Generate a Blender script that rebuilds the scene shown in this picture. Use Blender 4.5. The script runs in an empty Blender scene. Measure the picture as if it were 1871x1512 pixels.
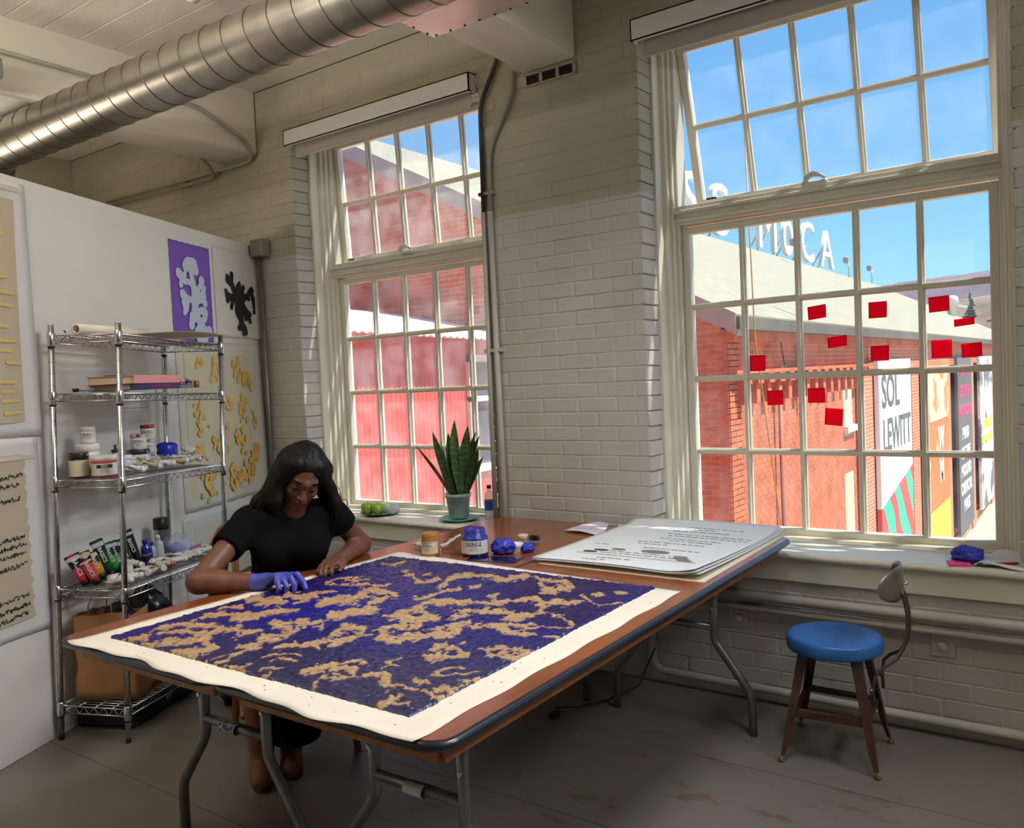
import bpy, math, random
import numpy as np
from mathutils import Vector, Matrix, Euler
random.seed(7); RS = np.random.RandomState(11)
S = bpy.context.scene
COL = S.collection

# ------------------------------------------------------------------ camera
YAW, PITCH, ROLL = [math.radians(a) for a in (-35.515, -2.447, -2.630)]
EYE = Vector((0.0, -3.5655, 1.47))
_f = Vector((math.sin(YAW)*math.cos(PITCH), math.cos(YAW)*math.cos(PITCH), math.sin(PITCH)))
_r = Vector((math.cos(YAW), -math.sin(YAW), 0)); _u = _r.cross(_f)
_r2 = math.cos(ROLL)*_r + math.sin(ROLL)*_u; _u2 = -math.sin(ROLL)*_r + math.cos(ROLL)*_u
cam = bpy.data.objects.new('camera', bpy.data.cameras.new('camera')); COL.objects.link(cam)
m = Matrix.Identity(4)
for i in range(3):
    m[i][0] = _r2[i]; m[i][1] = _u2[i]; m[i][2] = -_f[i]; m[i][3] = EYE[i]
cam.matrix_world = m
cam.data.sensor_width = 36; cam.data.sensor_fit = 'HORIZONTAL'
cam.data.lens = 1525.72/1871*36; cam.data.clip_end = 5000
S.camera = cam

# ------------------------------------------------------------------ sky, sun, exposure
def srgb(r, g, b):
    f = lambda c: (c/255/12.92) if c/255 <= .04045 else ((c/255+.055)/1.055)**2.4
    return (f(r), f(g), f(b), 1)
W = bpy.data.worlds.new('sky'); S.world = W; W.use_nodes = True
nt = W.node_tree; nt.nodes.clear()
out = nt.nodes.new('ShaderNodeOutputWorld'); bg = nt.nodes.new('ShaderNodeBackground')
tc = nt.nodes.new('ShaderNodeTexCoord'); sx = nt.nodes.new('ShaderNodeSeparateXYZ')
rp = nt.nodes.new('ShaderNodeValToRGB')
nt.links.new(tc.outputs['Generated'], sx.inputs[0]); nt.links.new(sx.outputs['Z'], rp.inputs[0])
nt.links.new(rp.outputs[0], bg.inputs[0]); nt.links.new(bg.outputs[0], out.inputs[0])
cr = rp.color_ramp
cr.elements[0].position = 0.0; cr.elements[0].color = srgb(205, 240, 255)
cr.elements[1].position = 1.0; cr.elements[1].color = srgb(70, 130, 215)
for p, c in ((.10, srgb(160, 228, 255)), (.22, srgb(132, 196, 250)), (.5, srgb(98, 166, 238))):
    e = cr.elements.new(p); e.color = c
bg.inputs[1].default_value = .58
sun = bpy.data.objects.new('sun', bpy.data.lights.new('sun', 'SUN')); COL.objects.link(sun)
sun.data.energy = 5.4; sun.data.angle = .009; sun.data.color = (1, .95, .86)
sun.rotation_euler = Vector((.52, .24, 1.0)).to_track_quat('Z', 'Y').to_euler()
S.view_settings.view_transform = 'Standard'; S.view_settings.look = 'None'
S.view_settings.exposure = 0.9; S.view_settings.gamma = 1.0; S.view_settings.use_curve_mapping = False
S.cycles.max_bounces = 10; S.cycles.diffuse_bounces = 5; S.cycles.transparent_max_bounces = 12
S.cycles.sample_clamp_indirect = 6; S.cycles.caustics_reflective = False; S.cycles.caustics_refractive = False

# ------------------------------------------------------------------ materials
MATS = {}
def mat(name, col, rough=.55, metal=0, var=0, vscale=6, bump=0, bscale=60, spec=.5, col2=None, thr=None, alpha=1,
        stretch=None, trans=0, coat=0, emit=0, detail=4, sss=0):
    if name in MATS: return MATS[name]
    M = bpy.data.materials.new(name); MATS[name] = M; M.use_nodes = True
    t = M.node_tree; b = t.nodes['Principled BSDF']
    b.inputs['Roughness'].default_value = rough; b.inputs['Metallic'].default_value = metal
    b.inputs['Specular IOR Level'].default_value = spec; b.inputs['Base Color'].default_value = col
    b.inputs['Coat Weight'].default_value = coat; b.inputs['Coat Roughness'].default_value = .15
    if trans: b.inputs['Transmission Weight'].default_value = trans
    if alpha < 1: b.inputs['Alpha'].default_value = alpha
    if emit: b.inputs['Emission Color'].default_value = col; b.inputs['Emission Strength'].default_value = emit
    co = t.nodes.new('ShaderNodeTexCoord'); src = co.outputs['Object']
    if stretch:
        mp = t.nodes.new('ShaderNodeMapping'); mp.inputs['Scale'].default_value = stretch
        t.links.new(src, mp.inputs[0]); src = mp.outputs[0]
    if var or col2:
        n = t.nodes.new('ShaderNodeTexNoise'); n.inputs['Scale'].default_value = vscale; n.inputs['Detail'].default_value = detail
        t.links.new(src, n.inputs[0])
        r = t.nodes.new('ShaderNodeValToRGB'); t.links.new(n.outputs[0], r.inputs[0])
        a, c = (thr or (.35, .65)); r.color_ramp.elements[0].position = a; r.color_ramp.elements[1].position = c
        r.color_ramp.elements[0].color = tuple(min(1, k*(1-var)) for k in col[:3])+(1,)
        r.color_ramp.elements[1].color = col2 if col2 else tuple(min(1, k*(1+var)) for k in col[:3])+(1,)
        t.links.new(r.outputs[0], b.inputs['Base Color'])
    if bump:
        n2 = t.nodes.new('ShaderNodeTexNoise'); n2.inputs['Scale'].default_value = bscale; n2.inputs['Detail'].default_value = 5
        t.links.new(src, n2.inputs[0]); bp = t.nodes.new('ShaderNodeBump'); bp.inputs['Strength'].default_value = bump
        bp.inputs['Distance'].default_value = .01
        t.links.new(n2.outputs[0], bp.inputs['Height']); t.links.new(bp.outputs[0], b.inputs['Normal'])
    return M
def C(r, g, b): return srgb(r, g, b)

def zsplit_mat(name, lo, hi, z, **k):
    """paint that changes tone at a height (two coats of wall paint)"""
    M = mat(name, lo, **k); t = M.node_tree; b = t.nodes['Principled BSDF']
    g = t.nodes.new('ShaderNodeNewGeometry'); s = t.nodes.new('ShaderNodeSeparateXYZ'); t.links.new(g.outputs['Position'], s.inputs[0])
    n = t.nodes.new('ShaderNodeTexNoise'); n.inputs['Scale'].default_value = 3; t.links.new(g.outputs['Position'], n.inputs[0])
    ad = t.nodes.new('ShaderNodeMath'); ad.operation = 'MULTIPLY_ADD'; ad.inputs[1].default_value = .03; t.links.new(n.outputs[0], ad.inputs[0]); t.links.new(s.outputs[2], ad.inputs[2])
    c = t.nodes.new('ShaderNodeMath'); c.operation = 'GREATER_THAN'; c.inputs[1].default_value = z; t.links.new(ad.outputs[0], c.inputs[0])
    n3 = t.nodes.new('ShaderNodeTexNoise'); n3.inputs['Scale'].default_value = 1.7; n3.inputs['Detail'].default_value = 6; t.links.new(g.outputs['Position'], n3.inputs[0])
    def var(cc):
        r = t.nodes.new('ShaderNodeValToRGB'); r.color_ramp.elements[0].position = .3; r.color_ramp.elements[1].position = .7
        r.color_ramp.elements[0].color = tuple(k*.9 for k in cc[:3])+(1,); r.color_ramp.elements[1].color = tuple(min(1, k*1.08) for k in cc[:3])+(1,)
        t.links.new(n3.outputs[0], r.inputs[0]); return r.outputs[0]
    mx = t.nodes.new('ShaderNodeMix'); mx.data_type = 'RGBA'; t.links.new(c.outputs[0], mx.inputs[0])
    t.links.new(var(lo), mx.inputs[6]); t.links.new(var(hi), mx.inputs[7]); t.links.new(mx.outputs[2], b.inputs['Base Color'])
    return M

# ------------------------------------------------------------------ mesh builder
class MB:
    def __init__(s): s.v = []; s.f = []; s.sm = []
    def add(s, vs, fs, smooth=False):
        o = len(s.v); s.v += [tuple(v) for v in vs]; s.f += [tuple(i+o for i in f) for f in fs]; s.sm += [smooth]*len(fs); return s
    def box(s, c, d, rot=None, ch=0):
        x, y, z = (k/2 for k in d); R = rot.to_matrix() if rot is not None and not isinstance(rot, Matrix) else rot
        if ch:
            ch = min(ch, x*.9, y*.9, z*.9); vs = []
            for sx in (-1, 1):
                for sy in (-1, 1):
                    for sz in (-1, 1):
                        vs += [(sx*(x-ch), sy*(y-ch), sz*z), (sx*(x-ch), sy*y, sz*(z-ch)), (sx*x, sy*(y-ch), sz*(z-ch))]
            fs = BEV
        else:
            vs = [(a, b, e) for a in (-x, x) for b in (-y, y) for e in (-z, z)]
            fs = [(0,1,3,2),(4,6,7,5),(0,4,5,1),(2,3,7,6),(0,2,6,4),(1,5,7,3)]
        if R is not None: vs = [R @ Vector(v) for v in vs]
        return s.add([(v[0]+c[0], v[1]+c[1], v[2]+c[2]) for v in vs], fs)
    def span(s, a, b, ch=0):
        return s.box([(a[i]+b[i])/2 for i in range(3)], [abs(b[i]-a[i]) for i in range(3)], ch=ch)
    def tube(s, pts, r, n=10, cap=True, smooth=True, closed=False):
        P = [Vector(p) for p in pts]; k = len(P); rr = r if isinstance(r, (list, tuple)) else [r]*k
        vs = []; prev = None
        for i in range(k):
            if closed: t = P[(i+1) % k]-P[i-1]
            else: t = (P[min(i+1, k-1)]-P[max(i-1, 0)])
            t.normalize()
            if prev is None:
                a = Vector((0, 0, 1)) if abs(t.z) < .9 else Vector((1, 0, 0)); nn = t.cross(a).normalized()
            else:
                nn = prev - t*prev.dot(t)
                nn = nn.normalized() if nn.length > 1e-6 else t.orthogonal().normalized()
            prev = nn; bb = t.cross(nn)
            for j in range(n):
                a = 2*math.pi*j/n; vs.append(P[i] + (nn*math.cos(a)+bb*math.sin(a))*rr[i])
        fs = []
        for i in range(k if closed else k-1):
            for j in range(n): fs.append((i*n+j, i*n+(j+1) % n, ((i+1) % k)*n+(j+1) % n, ((i+1) % k)*n+j))
        s.add(vs, fs, smooth)
        if cap and not closed:
            o = len(s.v)-k*n
            s.f += [tuple(o+j for j in range(n))[::-1], tuple(o+(k-1)*n+j for j in range(n))]; s.sm += [False, False]
        return s
    def lathe(s, prof, n=24, c=(0, 0, 0), sc=(1, 1), smooth=True, close=True):
        vs = []; k = len(prof)
        for r, z in prof:
            for j in range(n):
                a = 2*math.pi*j/n; vs.append((c[0]+r*math.cos(a)*sc[0], c[1]+r*math.sin(a)*sc[1], c[2]+z))
        fs = [(i*n+j, i*n+(j+1) % n, (i+1)*n+(j+1) % n, (i+1)*n+j) for i in range(k-1) for j in range(n)]
        s.add(vs, fs, smooth)
        if close:
            o = len(s.v)-k*n
            s.f += [tuple(o+j for j in range(n))[::-1], tuple(o+(k-1)*n+j for j in range(n))]; s.sm += [False]*2
        return s
    def grid(s, fn, nu, nv, smooth=True, thick=0):
        vs = [Vector(fn(i/nu, j/nv)) for i in range(nu+1) for j in range(nv+1)]
        q = lambda i, j: i*(nv+1)+j
        fs = [(q(i,j), q(i+1,j), q(i+1,j+1), q(i,j+1)) for i in range(nu) for j in range(nv)]
        if not thick: return s.add(vs, fs, smooth)
        V = len(vs); nor = [Vector((0,0,0)) for _ in vs]
        for f in fs:
            nn = (vs[f[2]]-vs[f[0]]).cross(vs[f[3]]-vs[f[1]])
            for i in f: nor[i] += nn
        lo = [v - (n.normalized() if n.length else Vector((0,0,1)))*thick for v, n in zip(vs, nor)]
        fs2 = [tuple(i+V for i in f[::-1]) for f in fs]
        ed = [q(i,0) for i in range(nu+1)]+[q(nu,j) for j in range(1,nv+1)]+[q(i,nv) for i in range(nu-1,-1,-1)]+[q(0,j) for j in range(nv-1,0,-1)]
        sd = [(ed[i], ed[(i+1) % len(ed)]+V*0, ed[(i+1) % len(ed)]+V, ed[i]+V)[::-1] for i in range(len(ed))]
        return s.add(vs+lo, fs+fs2+sd, smooth)
    def prism(s, poly, z0, z1, smooth=False):
        n = len(poly); vs = [(x, y, z0) for x, y in poly]+[(x, y, z1) for x, y in poly]
        fs = [tuple(range(n))[::-1], tuple(range(n, 2*n))]+[(i, (i+1) % n, n+(i+1) % n, n+i) for i in range(n)]
        return s.add(vs, fs, smooth)
    def mesh(s, name):
        me = bpy.data.meshes.new(name); me.from_pydata(s.v, [], s.f)
        if any(s.sm): me.polygons.foreach_set('use_smooth', s.sm)
        me.update(); return me
    def build(s, name, m, parent=None, loc=None, rot=None):
        me = s.mesh(name)
        if m: me.materials.append(m)
        return link(name, me, parent, loc, rot)
BEV = []
def _bev():
    idx = {}
    k = 0
    for sx in (-1,1):
        for sy in (-1,1):
            for sz in (-1,1):
                idx[(sx,sy,sz)] = (k, k+1, k+2); k += 3      # z-face, y-face, x-face vertex
    out = []
    def orient(f):
        # unit positions to orient outward
        return f
    P = {}
    for (a,b,c), (iz,iy,ix) in idx.items():
        P[iz] = Vector((a*.8,b*.8,c)); P[iy] = Vector((a*.8,b,c*.8)); P[ix] = Vector((a,b*.8,c*.8))
    def put(f):
        c = sum((P[i] for i in f), Vector())/len(f); n = Vector()
        for i in range(len(f)):
            n += (P[f[i]]-c).cross(P[f[(i+1) % len(f)]]-c)
        out.append(tuple(f) if n.dot(c) > 0 else tuple(f[::-1]))
    ring = ((-1,-1),(1,-1),(1,1),(-1,1))
    for q in (-1,1):
        put([idx[(a,b,q)][0] for a,b in ring]); put([idx[(a,q,b)][1] for a,b in ring]); put([idx[(q,a,b)][2] for a,b in ring])
        for r in (-1,1):
            put([idx[(q,r,-1)][1], idx[(q,r,1)][1], idx[(q,r,1)][2], idx[(q,r,-1)][2]])
            put([idx[(q,-1,r)][0], idx[(q,1,r)][0], idx[(q,1,r)][2], idx[(q,-1,r)][2]])
            put([idx[(-1,q,r)][0], idx[(1,q,r)][0], idx[(1,q,r)][1], idx[(-1,q,r)][1]])
    for k3 in idx.values(): put(list(k3))
    return out
BEV = _bev()

def link(name, data, parent=None, loc=None, rot=None):
    o = bpy.data.objects.new(name, data); COL.objects.link(o)
    if parent is not None: o.parent = parent
    if loc is not None: o.location = loc
    if rot is not None: o.rotation_euler = rot
    return o
def tag(o, label=None, cat=None, group=None, kind=None):
    if label: o['label'] = label
    if cat: o['category'] = cat
    if group: o['group'] = group
    if kind: o['kind'] = kind
    return o
def thing(name, label, cat, loc=(0,0,0), rot=(0,0,0), group=None, kind=None):
    return tag(link(name, None, None, loc, rot), label, cat, group, kind)
def struct(name, mb, m, parent=None):
    o = mb.build(name, m, parent)
    if parent is None: o['kind'] = 'structure'
    return o
def text_mesh(s, size, depth=.001, bold=0, align='CENTER', sx=1):
    cu = bpy.data.curves.new('lettering', 'FONT'); cu.body = s; cu.size = size; cu.extrude = depth; cu.align_x = align; cu.align_y = 'CENTER'
    cu.offset = bold; cu.resolution_u = 3
    o = bpy.data.objects.new('lettering', cu); COL.objects.link(o)
    dg = bpy.context.evaluated_depsgraph_get(); me = bpy.data.meshes.new_from_object(o.evaluated_get(dg))
    bpy.data.objects.remove(o)
    if sx != 1:
        for v in me.vertices: v.co.x *= sx
    return me
def lettering(s, size, m, parent, loc, rot=(0,0,0), depth=.0006, bold=0, sx=1, wrap=None, name='lettering', align='CENTER'):
    me = text_mesh(s, size, depth, bold, align, sx); me.materials.clear(); me.materials.append(m)
    if wrap:      # bend flat text round a vertical cylinder of this radius, centred on angle 0 (+X)
        for v in me.vertices:
            a = v.co.x/wrap; r = wrap+v.co.z; z = v.co.y
            v.co = (r*math.cos(a), r*math.sin(a), z)
    return link(name, me, parent, loc, rot)
# ------------------------------------------------------------------ the room shell
CEIL = 3.39
M_wallp = zsplit_mat('wall_paint', C(196,193,186), C(176,171,150), 2.325, rough=.55, bump=.35, bscale=45)
M_reveal = mat('reveal_paint', C(220,217,206), rough=.5, bump=.3, bscale=50)
M_white = mat('white_paint', C(222,219,212), rough=.5, var=.03, vscale=2, bump=.04, bscale=30)
M_trimp = mat('trim_paint', C(228,224,208), rough=.38, var=.03, vscale=4)
M_ceil = mat('ceiling_paint', C(234,228,214), rough=.6, var=.05, vscale=3, bump=.25, bscale=25, stretch=(1,6,1))
M_beam = mat('beam_paint', C(230,225,213), rough=.55, var=.05, vscale=2.5, bump=.3, bscale=14, stretch=(4,.6,1))
M_dark = mat('dark_gap', C(30,27,24), rough=.9)
M_steel = mat('galvanized_steel', C(158,153,145), rough=.36, metal=1, var=.12, vscale=9, bump=.05, bscale=30)
M_conduit = mat('conduit_steel', C(188,184,172), rough=.4, metal=.5, var=.1, vscale=12)
M_chrome = mat('chrome_wire', C(205,205,205), rough=.22, metal=1, var=.12, vscale=40)
M_black = mat('black_plastic', C(22,22,24), rough=.4)
M_glass = bpy.data.materials.new('window_glass'); M_glass.use_nodes = True
def glass_nodes(M, dirt, seed):
    t = M.node_tree; t.nodes.clear(); o = t.nodes.new('ShaderNodeOutputMaterial')
    tr = t.nodes.new('ShaderNodeBsdfTransparent'); gl = t.nodes.new('ShaderNodeBsdfGlossy'); gl.inputs['Roughness'].default_value = .02
    tl = t.nodes.new('ShaderNodeBsdfTranslucent'); tl.inputs[0].default_value = (.9,.9,.86,1)
    tr.inputs[0].default_value = (.97,.98,.98,1)
    lw = t.nodes.new('ShaderNodeLayerWeight'); lw.inputs[0].default_value = .12
    m1 = t.nodes.new('ShaderNodeMixShader'); m2 = t.nodes.new('ShaderNodeMixShader')
    mu = t.nodes.new('ShaderNodeMath'); mu.operation = 'MULTIPLY'; mu.inputs[1].default_value = .5; t.links.new(lw.outputs['Fresnel'], mu.inputs[0])
    t.links.new(mu.outputs[0], m1.inputs[0]); t.links.new(tr.outputs[0], m1.inputs[1]); t.links.new(gl.outputs[0], m1.inputs[2])
    n = t.nodes.new('ShaderNodeTexNoise'); n.inputs['Scale'].default_value = 6; n.inputs['Detail'].default_value = 7
    g = t.nodes.new('ShaderNodeNewGeometry'); mp = t.nodes.new('ShaderNodeMapping'); mp.inputs['Location'].default_value = (seed,0,0)
    t.links.new(g.outputs['Position'], mp.inputs[0]); t.links.new(mp.outputs[0], n.inputs[0])
    r = t.nodes.new('ShaderNodeMapRange'); r.inputs[1].default_value = .35; r.inputs[2].default_value = .75; r.inputs[3].default_value = dirt*.35; r.inputs[4].default_value = dirt*1.6
    t.links.new(n.outputs[0], r.inputs[0]); t.links.new(r.outputs[0], m2.inputs[0])
    t.links.new(m1.outputs[0], m2.inputs[1]); t.links.new(tl.outputs[0], m2.inputs[2]); t.links.new(m2.outputs[0], o.inputs[0])
glass_nodes(M_glass, .045, 0)
M_glass1 = bpy.data.materials.new('dusty_window_glass'); M_glass1.use_nodes = True; glass_nodes(M_glass1, .15, 4)

# floor: worn grey paint over old boards
M_floor = mat('floor_paint', C(124,118,110), rough=.42, var=.12, vscale=1.3, bump=.08, bscale=12, detail=8)
def floor_nodes():
    t = M_floor.node_tree; b = t.nodes['Principled BSDF']; g = t.nodes.new('ShaderNodeNewGeometry')
    old = b.inputs['Base Color'].links[0].from_socket
    n = t.nodes.new('ShaderNodeTexNoise'); n.inputs['Scale'].default_value = 3.2; n.inputs['Detail'].default_value = 9; n.inputs['Roughness'].default_value = .7
    mp = t.nodes.new('ShaderNodeMapping'); mp.inputs['Scale'].default_value = (1.0,2.6,1); mp.inputs['Rotation'].default_value = (0,0,.3)
    t.links.new(g.outputs['Position'], mp.inputs[0]); t.links.new(mp.outputs[0], n.inputs[0])
    r = t.nodes.new('ShaderNodeValToRGB'); r.color_ramp.elements[0].position = .565; r.color_ramp.elements[1].position = .61; t.links.new(n.outputs[0], r.inputs[0])
    # wear is strongest in the middle of the room, near the table's right end
    vm = t.nodes.new('ShaderNodeVectorMath'); vm.operation = 'DISTANCE'; vm.inputs[1].default_value = (-.9,-1.9,0); t.links.new(g.outputs['Position'], vm.inputs[0])
    mr = t.nodes.new('ShaderNodeMapRange'); mr.inputs[1].default_value = .3; mr.inputs[2].default_value = 1.7; mr.inputs[3].default_value = 1; mr.inputs[4].default_value = .15; t.links.new(vm.outputs['Value'], mr.inputs[0])
    mu = t.nodes.new('ShaderNodeMath'); mu.operation = 'MULTIPLY'; t.links.new(r.outputs[0], mu.inputs[0]); t.links.new(mr.outputs[0], mu.inputs[1])
    mx = t.nodes.new('ShaderNodeMix'); mx.data_type = 'RGBA'; t.links.new(mu.outputs[0], mx.inputs[0]); t.links.new(old, mx.inputs[6]); mx.inputs[7].default_value = C(104,74,56)
    w = t.nodes.new('ShaderNodeTexNoise'); w.inputs['Scale'].default_value = 55; w.inputs['Detail'].default_value = 2; t.links.new(g.outputs['Position'], w.inputs[0])
    r2 = t.nodes.new('ShaderNodeValToRGB'); r2.color_ramp.elements[0].position = .75; r2.color_ramp.elements[1].position = .77; t.links.new(w.outputs[0], r2.inputs[0])
    mx2 = t.nodes.new('ShaderNodeMix'); mx2.data_type = 'RGBA'; t.links.new(r2.outputs[0], mx2.inputs[0]); t.links.new(mx.outputs[2], mx2.inputs[6]); mx2.inputs[7].default_value = C(58,54,52)
    t.links.new(mx2.outputs[2], b.inputs['Base Color'])
floor_nodes()
fl = MB()
# wide painted boards, long seams along the room
ys = [0.36] + [-.02-.62*i for i in range(13)]
struct('floor', MB().span((-6.9,-7.6,-.16),(4.2,.36,-.012)), M_dark)
FLOOR = bpy.data.objects['floor']
for i in range(12):
    a, b = ys[i+1]+.0015, ys[i]-.0015
    o = MB().span((-6.9,a,-.05),(4.2,b,0.0)).build('floor_board', M_floor, FLOOR)

# window openings
WW, SILL, HEAD = 1.483, .645, 3.08
WX = [-4.158, -1.751, .656, 3.063-.6]       # two in view, then the row goes on to the right
OPEN = [(x, x+WW) for x in WX[:3]]
# core of the brick wall
core = MB(); edges = [-6.9] + [e for o in OPEN for e in o] + [4.2]
for i in range(0, len(edges), 2):
    a, b = edges[i]+(.012 if i else 0), edges[i+1]-(.012 if i+2 < len(edges) else 0)
    core.span((a,.0025,0),(b,.36,CEIL))
for a, b in OPEN:
    core.span((a-.012,.0025,0),(b+.012,.36,SILL-.005)); core.span((a-.012,.0025,HEAD),(b+.012,.36,CEIL))
WALL = struct('wall_back', core, M_wallp)

def proj_px(p):
    q = Vector(p)-EYE; d = q.dot(_f)
    return (935.5+1525.72*q.dot(_r2)/d, 756-1525.72*q.dot(_u2)/d, d)
def bricks_in(xa, xb, za, zb, length, course, gap, cuts, seed=0, zstart=0):
    out = []; rnd = random.Random(seed); row = int((za-zstart)/course)
    while zstart+row*course < zb-.01:
        z0 = max(za, zstart+row*course); z1 = min(zb, zstart+(row+1)*course-gap)
        if z1-z0 > .015:
            x = xa-length+(length/2 if row % 2 else 0)
            while x < xb:
                segs = [(max(x, xa), min(x+length-gap, xb))]
                for (c0, c1, d0, d1) in cuts:
                    if z1 > d0 and z0 < d1:
                        nn = []
                        for a, b in segs:
                            if b <= c0 or a >= c1: nn.append((a, b))
                            else:
                                if a < c0: nn.append((a, c0))
                                if b > c1: nn.append((c1, b))
                        segs = nn
                for a, b in segs:
                    if b-a > .02: out.append((a, b, z0, z1))
                x += length
        row += 1
    return out
BR = MB().box((0,0,0),(1,1,1), ch=.055).mesh('brick')
cuts = [(a,b,SILL-.11 if i < 2 else SILL,HEAD) for i,(a,b) in enumerate(OPEN)] + [(-7,-4.55,-1,2.34), (-2.375,-2.065,2.925,CEIL), (-4.835,-4.478,2.985,CEIL)]
allb = bricks_in(-6.82, .656, .0, CEIL-.01, .213, .0715, .0032, cuts, 3)
BR.materials.append(M_wallp)
def area_px(b):
    p = proj_px(((b[0]+b[1])/2, 0, (b[2]+b[3])/2))
    if p[2] <= 0 or not (-60 < p[0] < 1930 and -60 < p[1] < 1570): return 0
    return (b[1]-b[0])*(b[3]-b[2])/p[2]**2
allb.sort(key=area_px, reverse=True)
rest = MB()
for i, (a, b, z0, z1) in enumerate(allb):
    edge = any(abs(a-o[1]) < .003 or abs(b-o[0]) < .003 for o in OPEN) and SILL-.02 < (z0+z1)/2 < HEAD
    dp = .14 if edge else .05
    off = RS.uniform(-.0022, .0008)
    if edge: a -= RS.uniform(-.004,.004); b += RS.uniform(-.004,.004)
    if i < 300:
        o = link('brick', BR, WALL, ((a+b)/2, off+dp/2, (z0+z1)/2), (RS.uniform(-.012,.012), RS.uniform(-.006,.006), RS.uniform(-.006,.006)))
        o.scale = (b-a, dp, z1-z0)
    else: rest.box(((a+b)/2, off+dp/2, (z0+z1)/2), (b-a, dp, z1-z0), ch=.004)
tag(rest.build('brick_field', M_wallp, WALL), kind='stuff')

# side and rear walls of the room (off to the sides)
struct('wall_corner', MB().span((-6.98,-7.6,0),(-6.82,.0,CEIL)), M_wallp)
struct('wall_right', MB().span((4.0,-7.6,0),(4.2,.0,CEIL)), M_white)
struct('wall_front', MB().span((-6.9,-7.6,0),(4.2,-7.4,CEIL)), M_white)
# ceiling: boards between heavy beams
CE = struct('ceiling', MB().span((-6.98,-7.6,CEIL+.02),(4.2,.36,CEIL+.14)), M_dark)
bays = [(-6.82,-4.835),(-4.475,-2.375),(-2.065,.05),(.35,4.0)]
for bi, (a, b) in enumerate(bays):
    y = 0.0; k = 0
    while y > -7.3:
        w = .192 + (.01 if (k+bi) % 3 == 0 else -.006)
        MB().span((a-.01, y-w+.004, CEIL+RS.uniform(-.003,.003)), (b+.01, y, CEIL+.03), ch=.003).build('ceiling_board', M_ceil, CE)
        y -= w; k += 1
for a, b in ((-4.835,-4.478),(-2.37,-2.07),(.04,.34)):
    o = MB().box(((a+b)/2,-3.72,(3.0+CEIL+.02)/2),(b-a,7.44,CEIL+.02-3.0), ch=.012).build('trim_1' if a < -4 else 'trim_2' if a < 0 else 'trim_3', M_beam)
    tag(o, ['heavy white beam over the shelf corner, crossed by the round duct','heavy white beam above the pier between the two windows','heavy white beam to the right of the right window'][0 if a < -4 else 1 if a < 0 else 2], None, kind='structure')

# partition (white board wall, set at an angle)
PD = Vector((-.40816,.91291,0)); PN = Vector((.91291,.40816,0)); P0 = Vector((-3.68,-1.98,0))
PANG = math.atan2(PD.y, PD.x)
def PW(s, d, z): return P0+PD*s+PN*d+Vector((0,0,z))
pm = MB()
R = Matrix.Rotation(PANG, 3, 'Z')
pm.box(PW(-.35,-.05,1.206), (5.02,.1,2.412), rot=R, ch=.003)
struct('wall_left', pm, M_white)
# beam-bearing steel plate under the middle beam
p = thing('fire_shield_plate', 'bare sheet metal plate screwed under the white beam above the duct', 'metal plate', (-2.14,-1.15,2.992))
MB().box((0,0,0),(.53,.98,.006)).build('sheet', mat('plate_steel', C(222,208,200), rough=.38, metal=.85, var=.08, vscale=5), p)
for i in range(7):
    for j in (-.48,.48): MB().lathe([(.005,-.006),(.005,-.003)], 8, (-.24+i*.08, j, 0)).build('screw', M_dark, p)
for i in range(11): MB().lathe([(.005,-.006),(.005,-.003)], 8, (-.258, -.46+i*.09, 0)).build('screw', M_dark, p)

# vent block in the wall under the beam
v = thing('vent_block', 'three dark holes of a vent block under the middle beam', 'vent', (-2.218,.0,2.955))
f = MB(); f.span((-.15,-.012,-.03),(.15,.01,-.022)); f.span((-.15,-.012,.024),(.15,.01,.034))
for x in (-.146,-.052,.046,.142): f.span((x-.008,-.012,-.026),(x+.008,.01,.028))
f.build('block', M_wallp, v)
for x in (-.099,-.003,.094): MB().span((x-.042,-.004,-.022),(x+.042,.001,.024)).build('hole_shade', M_dark, v)  # dark plates stand in for the shade inside the holes

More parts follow.
